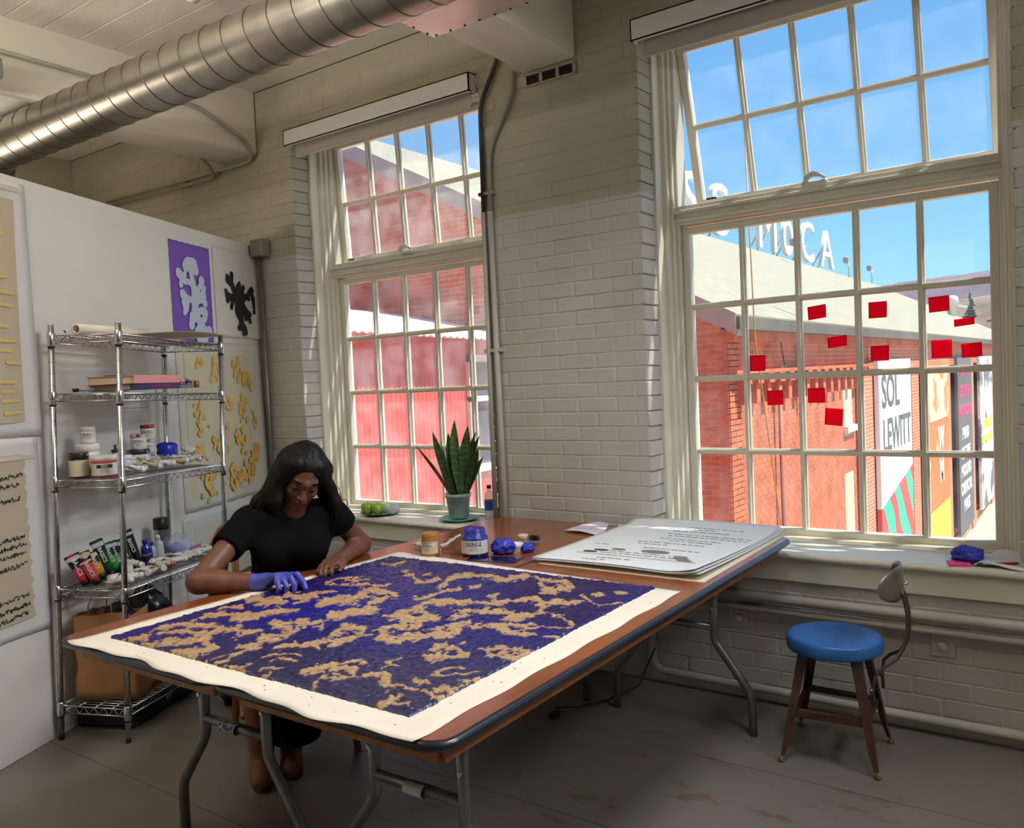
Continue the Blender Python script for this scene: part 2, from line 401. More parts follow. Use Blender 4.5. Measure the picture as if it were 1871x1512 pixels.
# ------------------------------------------------------------------ windows
def window(n, x0, ang, glass, view=True):
    w = link('window_%d' % n, None, None, (x0, 0, 0)); w['kind'] = 'structure'
    L, Rr = 0, WW
    fr = MB()
    for sgn, e in ((1, 0), (-1, WW)):
        def sp(a, b, y0, y1, z0, z1): fr.span((e+sgn*a, y0, z0), (e+sgn*b, y1, z1), ch=.003)
        sp(-.01,.014,.135,.22,SILL+.03,HEAD); sp(-.01,.036,.205,.36,SILL+.03,HEAD)
        sp(.03,.052,.232,.36,SILL+.03,HEAD); sp(.045,.068,.258,.36,SILL+.03,HEAD)
    for z0, z1, y0 in ((3.055,HEAD+.02,.20),(3.045,3.06,.235)): fr.span((.03,y0,z0),(WW-.03,.36,z1), ch=.003)
    for z0, z1, y0 in ((2.172,2.262,.25),(2.185,2.20,.235),(2.225,2.24,.235)): fr.span((.05,y0,z0),(WW-.05,.37,z1), ch=.003)
    for z0, z1, y0 in ((.66,.688,.245),(.66,.678,.215)): fr.span((.03,y0,z0),(WW-.03,.38,z1), ch=.003)
    fr.span((-.02,.33,.60),(WW+.02,.46,.662))
    fr.build('frame', M_trimp, w)
    def sash(name, z0, z1, rows, loc, rot, zoff):
        s = link(name, None, w, loc, rot)
        ga, gb = .106, WW-.106; st = MB()
        for a, b in ((.069,ga),(gb,WW-.069)): st.span((a,-.028,z0-.034-zoff),(b,.022,z1+.034-zoff), ch=.004)
        for a, b in ((z0-.034,z0),(z1,z1+.034)): st.span((ga-.002,-.0265,a-zoff),(gb+.002,.0205,b-zoff), ch=.003)
        st.build('sash_frame', M_trimp, s)
        cw = (gb-ga)/5; rh = (z1-z0)/rows
        for i in range(1,5):
            x = ga+cw*i; MB().span((x-.007,-.024,z0-zoff),(x+.007,.018,z1-zoff)).span((x-.0145,-.008,z0-zoff),(x+.0145,.010,z1-zoff), ch=.003).build('muntin', M_trimp, s)
        for j in range(1,rows):
            z = z0+rh*j-zoff; MB().span((ga,-.022,z-.007),(gb,.016,z+.007)).span((ga,-.007,z-.0145),(gb,.009,z+.0145), ch=.003).build('muntin', M_trimp, s)
        for i in range(5):
            for j in range(rows):
                MB().span((ga+cw*i,-.0015,z0+rh*j-zoff),(ga+cw*(i+1),.0015,z0+rh*(j+1)-zoff)).build('pane', glass, s)
    sash('lower_sash', .718, 2.129, 4, (0,.315,0), (0,0,0), 0)
    sash('upper_sash', 2.305, 3.005, 2, (0,.315,3.04), (ang,0,0), 3.04)
    # crank handle on the transom
    h = MB(); h.box((WW/2-.02,.232,2.262),(.11,.03,.02), ch=.005); h.tube([(WW/2-.055,.225,2.272),(WW/2-.05,.215,2.285),(WW/2-.02,.205,2.296),(WW/2+.01,.21,2.288),(WW/2+.03,.22,2.275)], [.012,.014,.013,.009,.006], 8)
    h.build('crank_handle', mat('white_plastic', C(236,234,226), rough=.35), w)
    MB().box((.25,.228,2.270),(.05,.004,.008)).build('maker_sticker', M_black, w)
    # sill board with rounded nose, apron below
    sl = MB(); sl.span((-.035,-.022,SILL),(WW+.035,.30,.675), ch=.004)
    sl.tube([(-.035,-.026,.660),(WW+.035,-.026,.660)], .0152, 10)
    sl.build('sill', M_trimp, w)
    MB().span((-.03,-.014,.548),(WW+.03,.02,SILL), ch=.003).build('apron', M_trimp, w)
    return w
window(1, WX[0], math.radians(3.5), M_glass1)
window(2, WX[1], math.radians(15), M_glass)
window(3, WX[2], 0, M_glass)
for x, nm in ((WX[0],'left'),(WX[1],'right')):
    b = thing('roller_blind', 'rolled up white roller blind with a boxed valance over the %s window' % nm, 'blind', (x+WW/2,0,3.02))
    v = MB(); v.span((-.735,-.062,-.045),(.735,-.054,.05)); v.span((-.735,-.062,.044),(.735,.0,.05)); v.span((-.735,-.062,-.045),(-.729,.0,.05)); v.span((.729,-.062,-.045),(.735,.0,.05))
    v.span((-.735,-.062,-.045),(.735,-.035,-.041))
    v.build('valance', mat('valance_white', C(226,224,222), rough=.4), b)
    MB().tube([(-.70,.03,.0),(.70,.03,.0)], .032, 14).build('roller', mat('blind_cloth', C(188,182,172), rough=.8), b)
    MB().span((-.70,.004,-.10),(.70,.006,.0)).span((-.70,-.002,-.112),(.70,.012,-.098), ch=.003).build('cloth', MATS['blind_cloth'], b)
    if nm == 'right': MB().tube([(.715,.02,-.05),(.717,.03,-1.4)], .0025, 6).build('bead_chain', MATS['valance_white'], b)
# ------------------------------------------------------------------ outdoors
GZ = -3.85
M_brickr = mat('red_brick', C(198,104,68), rough=.85, var=.25, vscale=3.5, bump=.3, bscale=50)
M_brickr2 = mat('red_brick_pale', C(208,120,84), rough=.85, var=.2, vscale=4)
M_mortar = mat('mortar', C(198,180,160), rough=.9)
M_roof = mat('roof_shingle', C(146,143,124), rough=.9, var=.08, vscale=4)
def shingle(M):
    t = M.node_tree; b = t.nodes['Principled BSDF']; g = t.nodes.new('ShaderNodeNewGeometry')
    w = t.nodes.new('ShaderNodeTexWave'); w.wave_type = 'BANDS'; w.bands_direction = 'Z'; w.wave_profile = 'SAW'; w.inputs['Scale'].default_value = 2.3; w.inputs['Distortion'].default_value = .4
    t.links.new(g.outputs['Position'], w.inputs[0]); bp = t.nodes.new('ShaderNodeBump'); bp.inputs['Strength'].default_value = .6; bp.inputs['Distance'].default_value = .02
    t.links.new(w.outputs['Fac'], bp.inputs['Height']); t.links.new(bp.outputs[0], b.inputs['Normal'])
shingle(M_roof)
M_fascia = mat('fascia_paint', C(164,160,152), rough=.6, var=.08, vscale=3)
g = MB().span((-80,.6,GZ-.2),(60,130,GZ)).build('ground', mat('asphalt', C(176,164,146), rough=.95, var=.08, vscale=.7)); g['kind'] = 'structure'
struct('wall_outer', MB().span((-30,.36,GZ),(-6.9,.5,6)).span((-6.9,.36,GZ),(4.2,.47,0)).span((-6.9,.36,3.40),(4.2,.47,6)), M_brickr)

XL, YG, XR, ZE, ZR = -3.53, 5.7, -10.9, 2.12, 5.90
B = thing('brick_building', 'red brick building with a pale shingled roof across the alley', 'building', (XL, YG, GZ))
o3 = lambda x, y, z: (x-XL, y-YG, z-GZ)
far = 48.0; XB = 2*XR-XL
bw = MB()
def poly_wall(mb, pts, d):   # convex outline in XZ, extruded in Y
    n = len(pts); mb.add([o3(x,YG+.02,z) for x,z in pts]+[o3(x,YG+.02+d,z) for x,z in pts], [tuple(range(n))]+[tuple(range(n,2*n))[::-1]]+[(i,n+i,n+(i+1)%n,(i+1)%n) for i in range(n)])
poly_wall(bw, [(XL-.02,GZ),(XL-.02,ZE),(XR,ZR-.05),(XB,ZE),(XB,GZ)], .4)
bw.build('gable_wall', M_mortar, B)
lw = MB(); lw.span(o3(XL-.4,YG+.03,GZ),o3(XL-.02,far,ZE)); lw.build('long_wall', M_mortar, B)
sl = (ZR-ZE)/(XL-XR)
rf = MB()
for (xa, za, xb, zb) in ((XL+.20, ZE-.20*sl, XR, ZR), (XR, ZR, XB-.2, ZE-.2*sl)):
    a0 = [(xa,YG-.25,za),(xa,far,za),(xb,far,zb),(xb,YG-.25,zb)]
    rf.add([o3(*p) for p in a0]+[o3(p[0],p[1],p[2]+.05) for p in a0], [(0,1,2,3)[::-1],(4,5,6,7),(0,4,5,1)[::-1],(1,5,6,2)[::-1],(2,6,7,3)[::-1],(3,7,4,0)[::-1]])
rf.build('roof', M_roof, B)
vb = MB()
for (xa, za, xb, zb) in ((XL+.20, ZE-.20*sl, XR, ZR), (XR, ZR, XB-.2, ZE-.2*sl)):
    a0 = [(xa,YG-.27,za-.17),(xb,YG-.27,zb-.17),(xb,YG-.27,zb+.06),(xa,YG-.27,za+.06)]
    vb.add([o3(*p) for p in a0]+[o3(p[0],p[1]+.035,p[2]) for p in a0], [(0,1,2,3),(4,7,6,5),(0,4,5,1),(1,5,6,2),(2,6,7,3),(3,7,4,0)])
    a0 = [(xa,YG-.25,za-.19),(xb,YG-.25,zb-.19),(xb,YG+.03,zb-.19),(xa,YG+.03,za-.19)]
    vb.add([o3(*p) for p in a0]+[o3(p[0],p[1],p[2]+.19) for p in a0], [(0,1,2,3)[::-1],(4,5,6,7),(0,4,5,1)[::-1],(1,5,6,2)[::-1],(2,6,7,3)[::-1],(3,7,4,0)[::-1]])
vb.build('verge_board', M_fascia, B)
gt = MB(); gt.span(o3(XL+.02,YG-.25,ZE-.22),o3(XL+.24,far,ZE-.08)); gt.build('gutter', mat('gutter_metal', C(92,88,80), rough=.6, var=.15, vscale=2), B)
MB().span(o3(XL-.02,YG+.0,ZE-.34),o3(XL+.08,far,ZE-.2)).build('frieze', M_brickr, B)
# bricks: gable face and long face, as seen through the two windows
def seen(p):
    q = proj_px(p)
    if q[2] <= 0: return 0
    u, vv = q[0], q[1]
    if 612 < u < 905 and 250 < vv < 960: return 1/q[2]**2
    if 1245 < u < 1830 and 300 < vv < 1000: return 1/q[2]**2
    return 0
cand = []
gcuts = []
for a, b, z0, z1 in bricks_in(-10.6, XL, -1.6, 5.7, .213, .0685, .011, [], 5, GZ):
    x = (a+b)/2
    if z1 > ZE+(XL-x)*sl-.12: continue
    s = seen((x,YG,z0))
    if not (x < -6 and z0 < 1.5): cand.append(((s or 1e-9)*.9*(b-a), 0, a, b, z0, z1))
lcuts = [(10.84,11.43,.30,1.31),(10.79,11.41,GZ,-.42)]
for a, b, z0, z1 in bricks_in(YG, 31, -2.9, ZE-.3, .213, .0685, .011, lcuts, 6, GZ):
    s = seen((XL,(a+b)/2,z0))
    if a < 12.6: cand.append(((s or 1e-9)*.45*(b-a), 1, a, b, z0, z1))
cand.sort(reverse=True)
BRX = MB().box((0,0,0),(1,1,1), ch=.04).mesh('brick_outdoor'); BRX.materials.append(M_brickr)
BRX2 = BRX.copy(); BRX2.materials.clear(); BRX2.materials.append(M_brickr2)
rg = MB()
for i, (s, kind, a, b, z0, z1) in enumerate(cand):
    if kind == 0: c, d = o3((a+b)/2, YG+.039, (z0+z1)/2), (b-a, .05, z1-z0)
    else: c, d = o3(XL-.039, (a+b)/2, (z0+z1)/2), (.05, b-a, z1-z0)
    if i < 300:
        o = link('brick', BRX if RS.rand() < .7 else BRX2, B, c); o.scale = d
    else: rg.box(c, d)
tag(rg.build('brick_field', M_brickr, B), kind='stuff')
# further along the wall the bricks are too small to tell apart
M_bw = mat('brick_courses', C(182,96,74), rough=.85)
def brick_tex(M):
    t = M.node_tree; b = t.nodes['Principled BSDF']; g = t.nodes.new('ShaderNodeNewGeometry'); s = t.nodes.new('ShaderNodeSeparateXYZ'); c = t.nodes.new('ShaderNodeCombineXYZ')
    t.links.new(g.outputs['Position'], s.inputs[0]); t.links.new(s.outputs[1], c.inputs[0]); t.links.new(s.outputs[2], c.inputs[1])
    bt = t.nodes.new('ShaderNodeTexBrick'); bt.inputs['Scale'].default_value = 1; bt.inputs['Brick Width'].default_value = .213; bt.inputs['Row Height'].default_value = .0685; bt.inputs['Mortar Size'].default_value = .006
    bt.inputs['Color1'].default_value = C(198,102,68); bt.inputs['Color2'].default_value = C(208,120,84); bt.inputs['Mortar'].default_value = C(198,180,160)
    t.links.new(c.outputs[0], bt.inputs[0]); t.links.new(bt.outputs[0], b.inputs['Base Color'])
brick_tex(M_bw)
MB().span(o3(XL-.03,12.6,-3.85),o3(XL+.005,far,ZE-.3)).build('brick_courses', M_bw, B)
MB().span(o3(XL-.03,12.6,GZ),o3(XL+.06,far,GZ+.35)).build('stone_plinth', mat('plinth_stone', C(170,140,110), rough=.95, var=.3, vscale=4), B)
# corbels below the eave
CB = MB().box((0,0,0),(1,1,1), ch=.03).mesh('corbel'); CB.materials.append(M_brickr)
y = YG+.35
while y < 11.9:
    for k, (zt, w, h) in enumerate(((1.33,.20,.12),(1.15,.13,.24))):
        o = link('corbel', CB, B, o3(XL+.05-k*.02, y, zt)); o.scale = (.13-.04*k, w, h)
    y += .42
MB().span(o3(XL,YG,1.395),o3(XL+.10,12.4,1.44)).build('corbel_band', M_brickr, B)
M_frame = mat('window_white', C(232,232,228), rough=.5); M_pane = mat('dark_pane', C(90,100,110), rough=.08, spec=.8)
for y0, y1, z0, z1 in ((10.85,11.42,.42,1.30),(10.80,11.40,-3.0,-.46)):
    w = MB(); w.span(o3(XL-.16,y0,z0),o3(XL-.05,y0+.08,z1)); w.span(o3(XL-.16,y1-.08,z0),o3(XL-.05,y1,z1)); w.span(o3(XL-.16,y0,z1-.08),o3(XL-.05,y1,z1)); w.span(o3(XL-.16,y0,(z0+z1)/2-.03),o3(XL-.06,y1,(z0+z1)/2+.03)); w.span(o3(XL-.16,(y0+y1)/2-.03,z0),o3(XL-.07,(y0+y1)/2+.03,z1))
    wo = w.build('window', M_frame, B); MB().span(o3(XL-.15,y0,z0),o3(XL-.12,y1,z1)).build('pane', M_pane, wo)
    MB().span(o3(XL-.12,y0-.06,z0-.10),o3(XL+.06,y1+.06,z0)).build('window_sill', M_frame, wo)
# pilasters between the hoardings
for y in (12.05,16.55,21.2,26.0,31.2):
    MB().span(o3(XL-.01,y-.42,GZ),o3(XL+.10,y+.42,1.25), ch=.01).build('pilaster', M_bw, B)
# vent pole, downpipe
MB().tube([o3(XL+.06,8.32,.95),o3(XL+.06,8.30,2.85)], .035, 8).build('vent_pipe', mat('rust_pipe', C(120,100,84), rough=.7), B)
MB().tube([o3(XL+.06,7.32,1.25),o3(XL+.06,7.32,GZ)], .03, 8).build('downpipe', mat('brown_pipe', C(150,92,72), rough=.6), B)
MB().tube([o3(XL+.07,7.35,1.9),o3(XL+.07,7.55,1.4),o3(XL+.07,8.3,1.15)], .008, 6).tube([o3(XL+.07,7.3,1.45),o3(XL+.07,8.3,1.45)], .01, 6).build('cable', M_black, B)
# roof letters
SG = thing('roof_sign', 'row of big white letters standing on the ridge of the brick building', 'sign', (XR,22,ZR))
M_let = mat('letter_white', C(226,226,224), rough=.5)
for ch, y, hgt, wid in (('S',22.2,1.8,1.5),('S',24.65,1.8,1.5),('M',29.6,1.8,2.1),('o',32.2,1.55,1.35),('C',35.05,1.8,1.95),('A',38.25,1.75,2.3)):
    me = text_mesh(ch, 1, .5, 0); xs = [v.co.x for v in me.vertices]; zs = [v.co.y for v in me.vertices]
    kx = wid/(max(xs)-min(xs)); kz = hgt/(max(zs)-min(zs)); cx = (max(xs)+min(xs))/2; z0 = min(zs)
    for v in me.vertices: v.co = (v.co.z*.16, (v.co.x-cx)*kx, (v.co.y-z0)*kz)
    me.materials.append(M_let)
    L = link('letter', me, SG, (0, y-22, .18))
    MB().tube([(-.1,wid*.2,.8),(-.9,wid*.2,-.5)], .03, 6).tube([(-.1,-wid*.2,.8),(-.9,-wid*.2,-.5)], .03, 6).build('strut', M_conduit, L)
for y, x, ll in ((29.2,-9.6,'floodlight on the roof in front of the sign letter M'),(39.6,-10.2,'floodlight on the roof just right of the sign letter A'),(45.5,-10.4,'floodlight furthest along the roof ridge')):
    z = ZE+(XL-x)*sl+.1
    fl = thing('floodlight', ll, 'floodlight', (x,y,z), group='floodlights on the roof')
    MB().tube([(0,0,0),(0,0,.75)], .03, 6).build('pole', M_conduit, fl); MB().box((-.1,0,.85),(.25,.4,.3), ch=.04).build('lamp_head', mat('grey_metal', C(150,150,150), rough=.5), fl)
# roof vent
rv = thing('roof_vent', 'white metal roof vent beside the far end of the pale roof', 'vent', (-6.4,44.5,3.6))
MB().lathe([(.18,0),(.18,.6),(.3,.65),(.3,.95),(.15,1.05)], 12).build('vent_stack', M_let, rv); MB().tube([(.2,0,.5),(.7,0,.4)], .06, 8).build('outlet', M_let, rv)

# hoardings (printed banners) on the long wall
def banner(y0, y1, z0, z1, name, label, m):
    b = thing(name, label, 'banner', (XL+.16, (y0+y1)/2, z0), group='banners on the brick building')
    MB().box((0,0,(z1-z0)/2),(.08,y1-y0,z1-z0)).build('panel', m, b)
    MB().span((-.14,-(y1-y0)/2+.1,.2),(-.04,(y1-y0)/2-.1,z1-z0-.2)).build('backing_frame', M_dark, b)
    return b, y1-y0, z1-z0
TR = (math.pi/2,0,math.pi/2)
M_grey = mat('print_grey', C(92,96,98), rough=.7); M_pinkp = mat('print_pink', C(222,60,120), rough=.7); M_wp = mat('print_white', C(238,238,236), rough=.7); M_yel = mat('print_yellow', C(226,214,60), rough=.7)
M_ban1 = mat('print_waves', C(236,236,234), rough=.7)
def waves(M):
    t = M.node_tree; b = t.nodes['Principled BSDF']; co = t.nodes.new('ShaderNodeTexCoord'); s = t.nodes.new('ShaderNodeSeparateXYZ'); t.links.new(co.outputs['Object'], s.inputs[0])
    w = t.nodes.new('ShaderNodeTexWave'); w.bands_direction = 'DIAGONAL'; w.inputs['Scale'].default_value = .45; w.inputs['Distortion'].default_value = 9; w.inputs['Detail'].default_value = 1.5; w.inputs['Detail Scale'].default_value = .8
    t.links.new(co.outputs['Object'], w.inputs[0]); r = t.nodes.new('ShaderNodeValToRGB'); r.color_ramp.interpolation = 'CONSTANT'
    r.color_ramp.elements[0].color = C(214,78,76); r.color_ramp.elements[1].position = .56; r.color_ramp.elements[1].color = C(44,196,150); t.links.new(w.outputs[0], r.inputs[0])
    mm = t.nodes.new('ShaderNodeMath'); mm.operation = 'MULTIPLY_ADD'; mm.inputs[1].default_value = .17; t.links.new(s.outputs[1], mm.inputs[0]); mm.inputs[2].default_value = 2.35
    c = t.nodes.new('ShaderNodeMath'); c.operation = 'LESS_THAN'; t.links.new(s.outputs[2], c.inputs[0]); t.links.new(mm.outputs[0], c.inputs[1])
    mx = t.nodes.new('ShaderNodeMix'); mx.data_type = 'RGBA'; t.links.new(c.outputs[0], mx.inputs[0]); mx.inputs[6].default_value = C(238,238,236); t.links.new(r.outputs[0], mx.inputs[7]); t.links.new(mx.outputs[2], b.inputs['Base Color'])
waves(M_ban1)
b1, w1, h1 = banner(12.45,15.45,-3.3,1.5,'banner','tall white banner with grey lettering over red and green waves', M_ban1)
b1.children[0].location.z = 0
lettering('SOL', .86, M_grey, b1, (.045,-.50,4.18), TR, .004, .012, 1.05); lettering('LEWITT', .86, M_grey, b1, (.045,.05,3.36), TR, .004, .012, .88)
M_or = mat('print_orange', C(226,112,52), rough=.7, col2=C(240,214,180), vscale=.9, thr=(.56,.6))
b2, w2, h2 = banner(17.35,20.4,-3.3,1.38,'banner','orange printed banner between the white and the grey one', M_or)
MB().span((.041,-1.5,3.3),(.05,1.5,4.6)).build('pale_print', mat('print_face', C(238,208,170), rough=.7, col2=C(222,130,76), vscale=1.3, thr=(.5,.6)), b2)
MB().span((.041,-1.5,0),(.05,1.5,1.2)).build('yellow_print', M_yel, b2)
lettering('W\nM', .8, M_wp, b2, (.045,.3,2.4), TR, .004, .02)
b3, w3, h3 = banner(22.2,25.1,-3.45,1.48,'banner','dark grey banner with pink and white lettering', M_grey)
lettering('TRENTON', .42, M_pinkp, b3, (.045,0,4.55), TR, .004, .01, 1.2); lettering('DOYLE', .52, M_pinkp, b3, (.045,-.15,3.95), TR, .004, .01, 1.2); lettering('HANCOCK', .46, M_pinkp, b3, (.045,0,3.4), TR, .004, .01, 1.15)
for z, s in ((2.75,'MIND'),(2.2,'OF THE'),(1.7,'MOUND'),(1.2,'CRITICAL'),(.7,'MASS')): lettering(s, .46, M_wp, b3, (.045,-.1,z), TR, .004, .012, 1.15)
b4, w4, h4 = banner(27.1,30.6,-3.5,1.48,'banner','white photographic banner with yellow lettering at the far end', mat('print_photo', C(235,235,235), rough=.7, col2=C(110,112,120), vscale=.8, thr=(.5,.58)))
lettering('SUFFERING', .48, M_yel, b4, (.045,0,2.7), TR, .004, .012); lettering('FROM REALNESS', .4, M_yel, b4, (.045,0,2.2), TR, .004, .012)

# red corrugated lean-to
SH = thing('corrugated_shed', 'red corrugated metal lean-to with a white corrugated roof outside the left window', 'shed', (-6,1,GZ))
M_red = mat('red_sheet', C(208,88,82), rough=.55, var=.06, vscale=2); M_wroof = mat('white_sheet', C(238,236,228), rough=.5, var=.04, vscale=2)
cw = MB(); ny = 5*14*6
YA, YB, pit = .75, 5.68, .068
n = int((YB-YA)/pit*8)
vs = []
for i in range(n+1):
    yy = YA+(YB-YA)*i/n; xx = -6+.0085*math.sin(2*math.pi*yy/pit)
    vs += [(xx+6, yy-1, 0), (xx+6, yy-1, 1.99-GZ)]
skip = lambda yy: False
cw.add(vs, [(2*i, 2*i+2, 2*i+3, 2*i+1) for i in range(n) if not (3.98 < YA+(YB-YA)*i/n < 4.9)], True)
# panel above / below the window opening
for i in range(n):
    yy = YA+(YB-YA)*i/n
    if 3.98 < yy < 4.9:
        x0 = .0085*math.sin(2*math.pi*yy/pit); y2 = YA+(YB-YA)*(i+1)/n; x1 = .0085*math.sin(2*math.pi*y2/pit)
        for za, zb in ((0,.42-GZ),(1.74-GZ,1.99-GZ)): cw.add([(x0,yy-1,za),(x1,y2-1,za),(x1,y2-1,zb),(x0,yy-1,zb)], [(0,1,2,3)], True)
cw.build('corrugated_wall', M_red, SH)
rf = MB(); vs = []
for i in range(n+1):
    yy = YA+(YB-YA)*i/n; dz = .010*math.sin(2*math.pi*yy/(pit*1.6)); t0 = (yy-2.2)/2.2
    zt = 1.985-.055*t0
    vs += [(.27, yy-1, zt+dz-GZ), (-2.6, yy-1, zt+.60+dz-GZ), (.27, yy-1, zt+dz-GZ-.02), (-2.6, yy-1, zt+.58+dz-GZ)]
rf.add(vs, [(4*i,4*i+4,4*i+5,4*i+1) for i in range(n)]+[(4*i+2,4*i+3,4*i+7,4*i+6) for i in range(n)]+[(4*i,4*i+2,4*i+6,4*i+4) for i in range(n)], True)
rf.build('corrugated_roof', M_wroof, SH)
wf = MB()
for a, b, z0, z1 in ((3.96,4.06,.40,1.76),(4.80,4.92,.40,1.76),(3.96,4.92,1.68,1.76),(3.96,4.92,.40,.48),(4.40,4.44,.48,1.68),(3.96,4.92,1.22,1.28)): wf.span((-.03,a-1,z0-GZ),(.05,b-1,z1-GZ))
wo = wf.build('window', M_frame, SH); MB().span((-.02,4.0-1,.45-GZ),(-.01,4.88-1,1.7-GZ)).build('pane', M_pane, wo)

# hills and trees far off
def hill(name, label, y, xa, xb, hf, m, depth):
    h = MB(); nx = 70
    h.grid(lambda u, v: (xa+(xb-xa)*u, y+depth*v, GZ+hf(xa+(xb-xa)*u)*math.sin(v*math.pi*.5+.02) + (RS.rand()-.5)*hf(0)*.012), nx, 8)
    return tag(h.build(name, m), label, 'hill', kind='thing')
hill('hill', 'hazy purple brown wooded hill behind the roof', 700, -420, 260, lambda x: 66+22*math.exp(-((x-20)/150)**2)+3*math.sin(x*.03), mat('hazy_wood', C(112,100,108), rough=1, var=.14, vscale=.05), 120)
hill('hillside', 'nearer brown hillside with bare trees right of the roof', 260, -90, 160, lambda x: 27+3*math.sin(x*.03+.5), mat('bare_wood', C(122,108,92), rough=1, var=.3, vscale=.12, detail=9), 60)
for i, (px_, y_, h_) in enumerate(((-19.5,235,9.5),(-28,238,8),(-14,232,8))):
    tr = thing('evergreen_tree', ['dark green conifer left of centre on the far hillside, tallest one','dark green conifer on the far hillside, nearest the roof','dark green conifer on the far hillside, rightmost one'][i], 'tree', (px_*1.2,287+i*2,GZ+17), group='conifers on the hillside')
    MB().tube([(0,0,-4),(0,0,h_*.4)], .25, 6).build('trunk', mat('bark', C(80,66,56), rough=1), tr)
    c = MB()
    for k in range(9): c.lathe([(h_*.24*(1-k*.10)*random.uniform(.7,1.1),h_*(.10+.10*k)),(h_*.03,h_*(.26+.10*k))], 7, (random.uniform(-.4,.4),0,0))
    c.build('crown', mat('conifer', C(112,124,104), rough=1, var=.3, vscale=1.5), tr)  # crown colour paled so that it carries the distance haze
# leaning pole outside the right window
tag(MB().tube([(-1.62,1.05,2.75),(-1.60,1.05,1.62),(-1.44,1.0,.3),(-1.36,.98,-.6)], .0042, 6).build('pole', mat('bamboo', C(170,140,84), rough=.6)), 'thin tan cord hanging outside the right window', 'cord')
# ------------------------------------------------------------------ numeric noise helper
def vnoise(P, scale, seed):
    """smooth value noise, P (n,3) array -> n values in 0..1"""
    Q = np.asarray(P, float)*scale+seed*17.31; I = np.floor(Q).astype(np.int64); Fr = Q-I; Fr = Fr*Fr*(3-2*Fr); out = 0
    for dx in (0,1):
        for dy in (0,1):
            for dz in (0,1):
                h = (I[:,0]+dx)*374761393+(I[:,1]+dy)*668265263+(I[:,2]+dz)*2147483647+seed*1013
                h = (h ^ (h >> 13))*1274126177; h = (h ^ (h >> 16)) & 0xffff
                wx = Fr[:,0] if dx else 1-Fr[:,0]; wy = Fr[:,1] if dy else 1-Fr[:,1]; wz = Fr[:,2] if dz else 1-Fr[:,2]
                out = out+wx*wy*wz*h/65535.
    return out
def fbm(P, scale, seed, oct=4):
    s, a, t = 0, 1, 0
    for k in range(oct): s = s+a*vnoise(P, scale*2**k, seed+k); t += a; a *= .5
    return s/t
# ------------------------------------------------------------------ the two folding tables
TZ = .745
M_tab = mat('table_wood', C(138,74,36), rough=.22, var=.18, vscale=3, stretch=(6,1,6), bump=.03, bscale=60, coat=.3, detail=8)
M_apr = mat('apron_wood', C(164,104,58), rough=.5, var=.22, vscale=4, stretch=(6,1,6), detail=8)
M_edge = mat('edge_band', C(34,38,50), rough=.25, spec=.6)
M_leg = mat('leg_steel', C(136,138,138), rough=.38, metal=.85, var=.1, vscale=20)
def rrect(w, h, r, n=6):
    p = []
    for cx, cy, a0 in ((w/2-r,h/2-r,0),(-w/2+r,h/2-r,90),(-w/2+r,-h/2+r,180),(w/2-r,-h/2+r,270)):
        for k in range(n+1):
            a = math.radians(a0+90*k/n); p.append((cx+r*math.cos(a), cy+r*math.sin(a)))
    return p
YN, YF = -2.338, -.044
def table(cx, label, w):
    ln = YF-YN; t = thing('folding_table', label, 'table', (cx,(YN+YF)/2,0), group='two long folding tables')
    MB().prism(rrect(w-.012,ln-.012,.055), TZ-.022, TZ).build('tabletop', M_tab, t)
    ring = rrect(w-.006,ln-.006,.058)
    MB().tube([(x,y,TZ-.0125) for x, y in ring], .0118, 8, closed=True).build('edge_band', M_edge, t)
    for sx in (-1,1): MB().box((sx*(w/2-.05),0,TZ-.046),(.02,ln-.12,.048), ch=.002).build('apron', M_apr, t)
    for sy in (-1,1): MB().box((0,sy*(ln/2-.06),TZ-.046),(w-.1,.02,.048), ch=.002).build('apron', M_apr, t)
    for yy, d in ((-2.0,1),(-.37,-1)):
        y = yy-(YN+YF)/2
        for sx in (-1,1):
            pts = [(sx*.155,y,TZ-.03),(sx*.155,y,.385),(sx*.157,y,.365),(sx*.168,y,.345),(sx*.285,y,.19),(sx*.298,y,.165),(sx*.303,y,.14),(sx*.305,y,.0)]
            l = MB().tube(pts, .0165, 12).build('leg', M_leg, t)
            MB().tube([(sx*.14,y,.56),(sx*.10,y+d*.22,TZ-.03)], .009, 8).build('brace', M_leg, l)
            MB().lathe([(.007,-.004),(.007,.004)], 8).build('bolt', M_chrome, l, (sx*.158,y-.017,.50), (math.pi/2,0,0))
        MB().tube([(-.155,y,.42),(.155,y,.42)], .0155, 12).build('crossbar', M_leg, t)
    return t
tb1 = table(-2.2385, 'brown folding table nearest the seated woman', .763)
tb2 = table(-1.4725, 'brown folding table on the side toward the blue stool', .763)
# worn stickers on the near crossbars
st = MB().tube([(-.045,-.822,.42),(.03,-.822,.42)], .0162, 12, cap=False).build('sticker', mat('sticker_print', C(205,200,205), rough=.5, col2=C(70,60,110), vscale=60, thr=(.5,.52)), tb1)
st = MB().tube([(-.03,-.822,.42),(.035,-.822,.42)], .0162, 12, cap=False).build('sticker', mat('sticker_white', C(215,212,205), rough=.5, col2=C(40,38,40), vscale=30, thr=(.6,.62)), tb2)

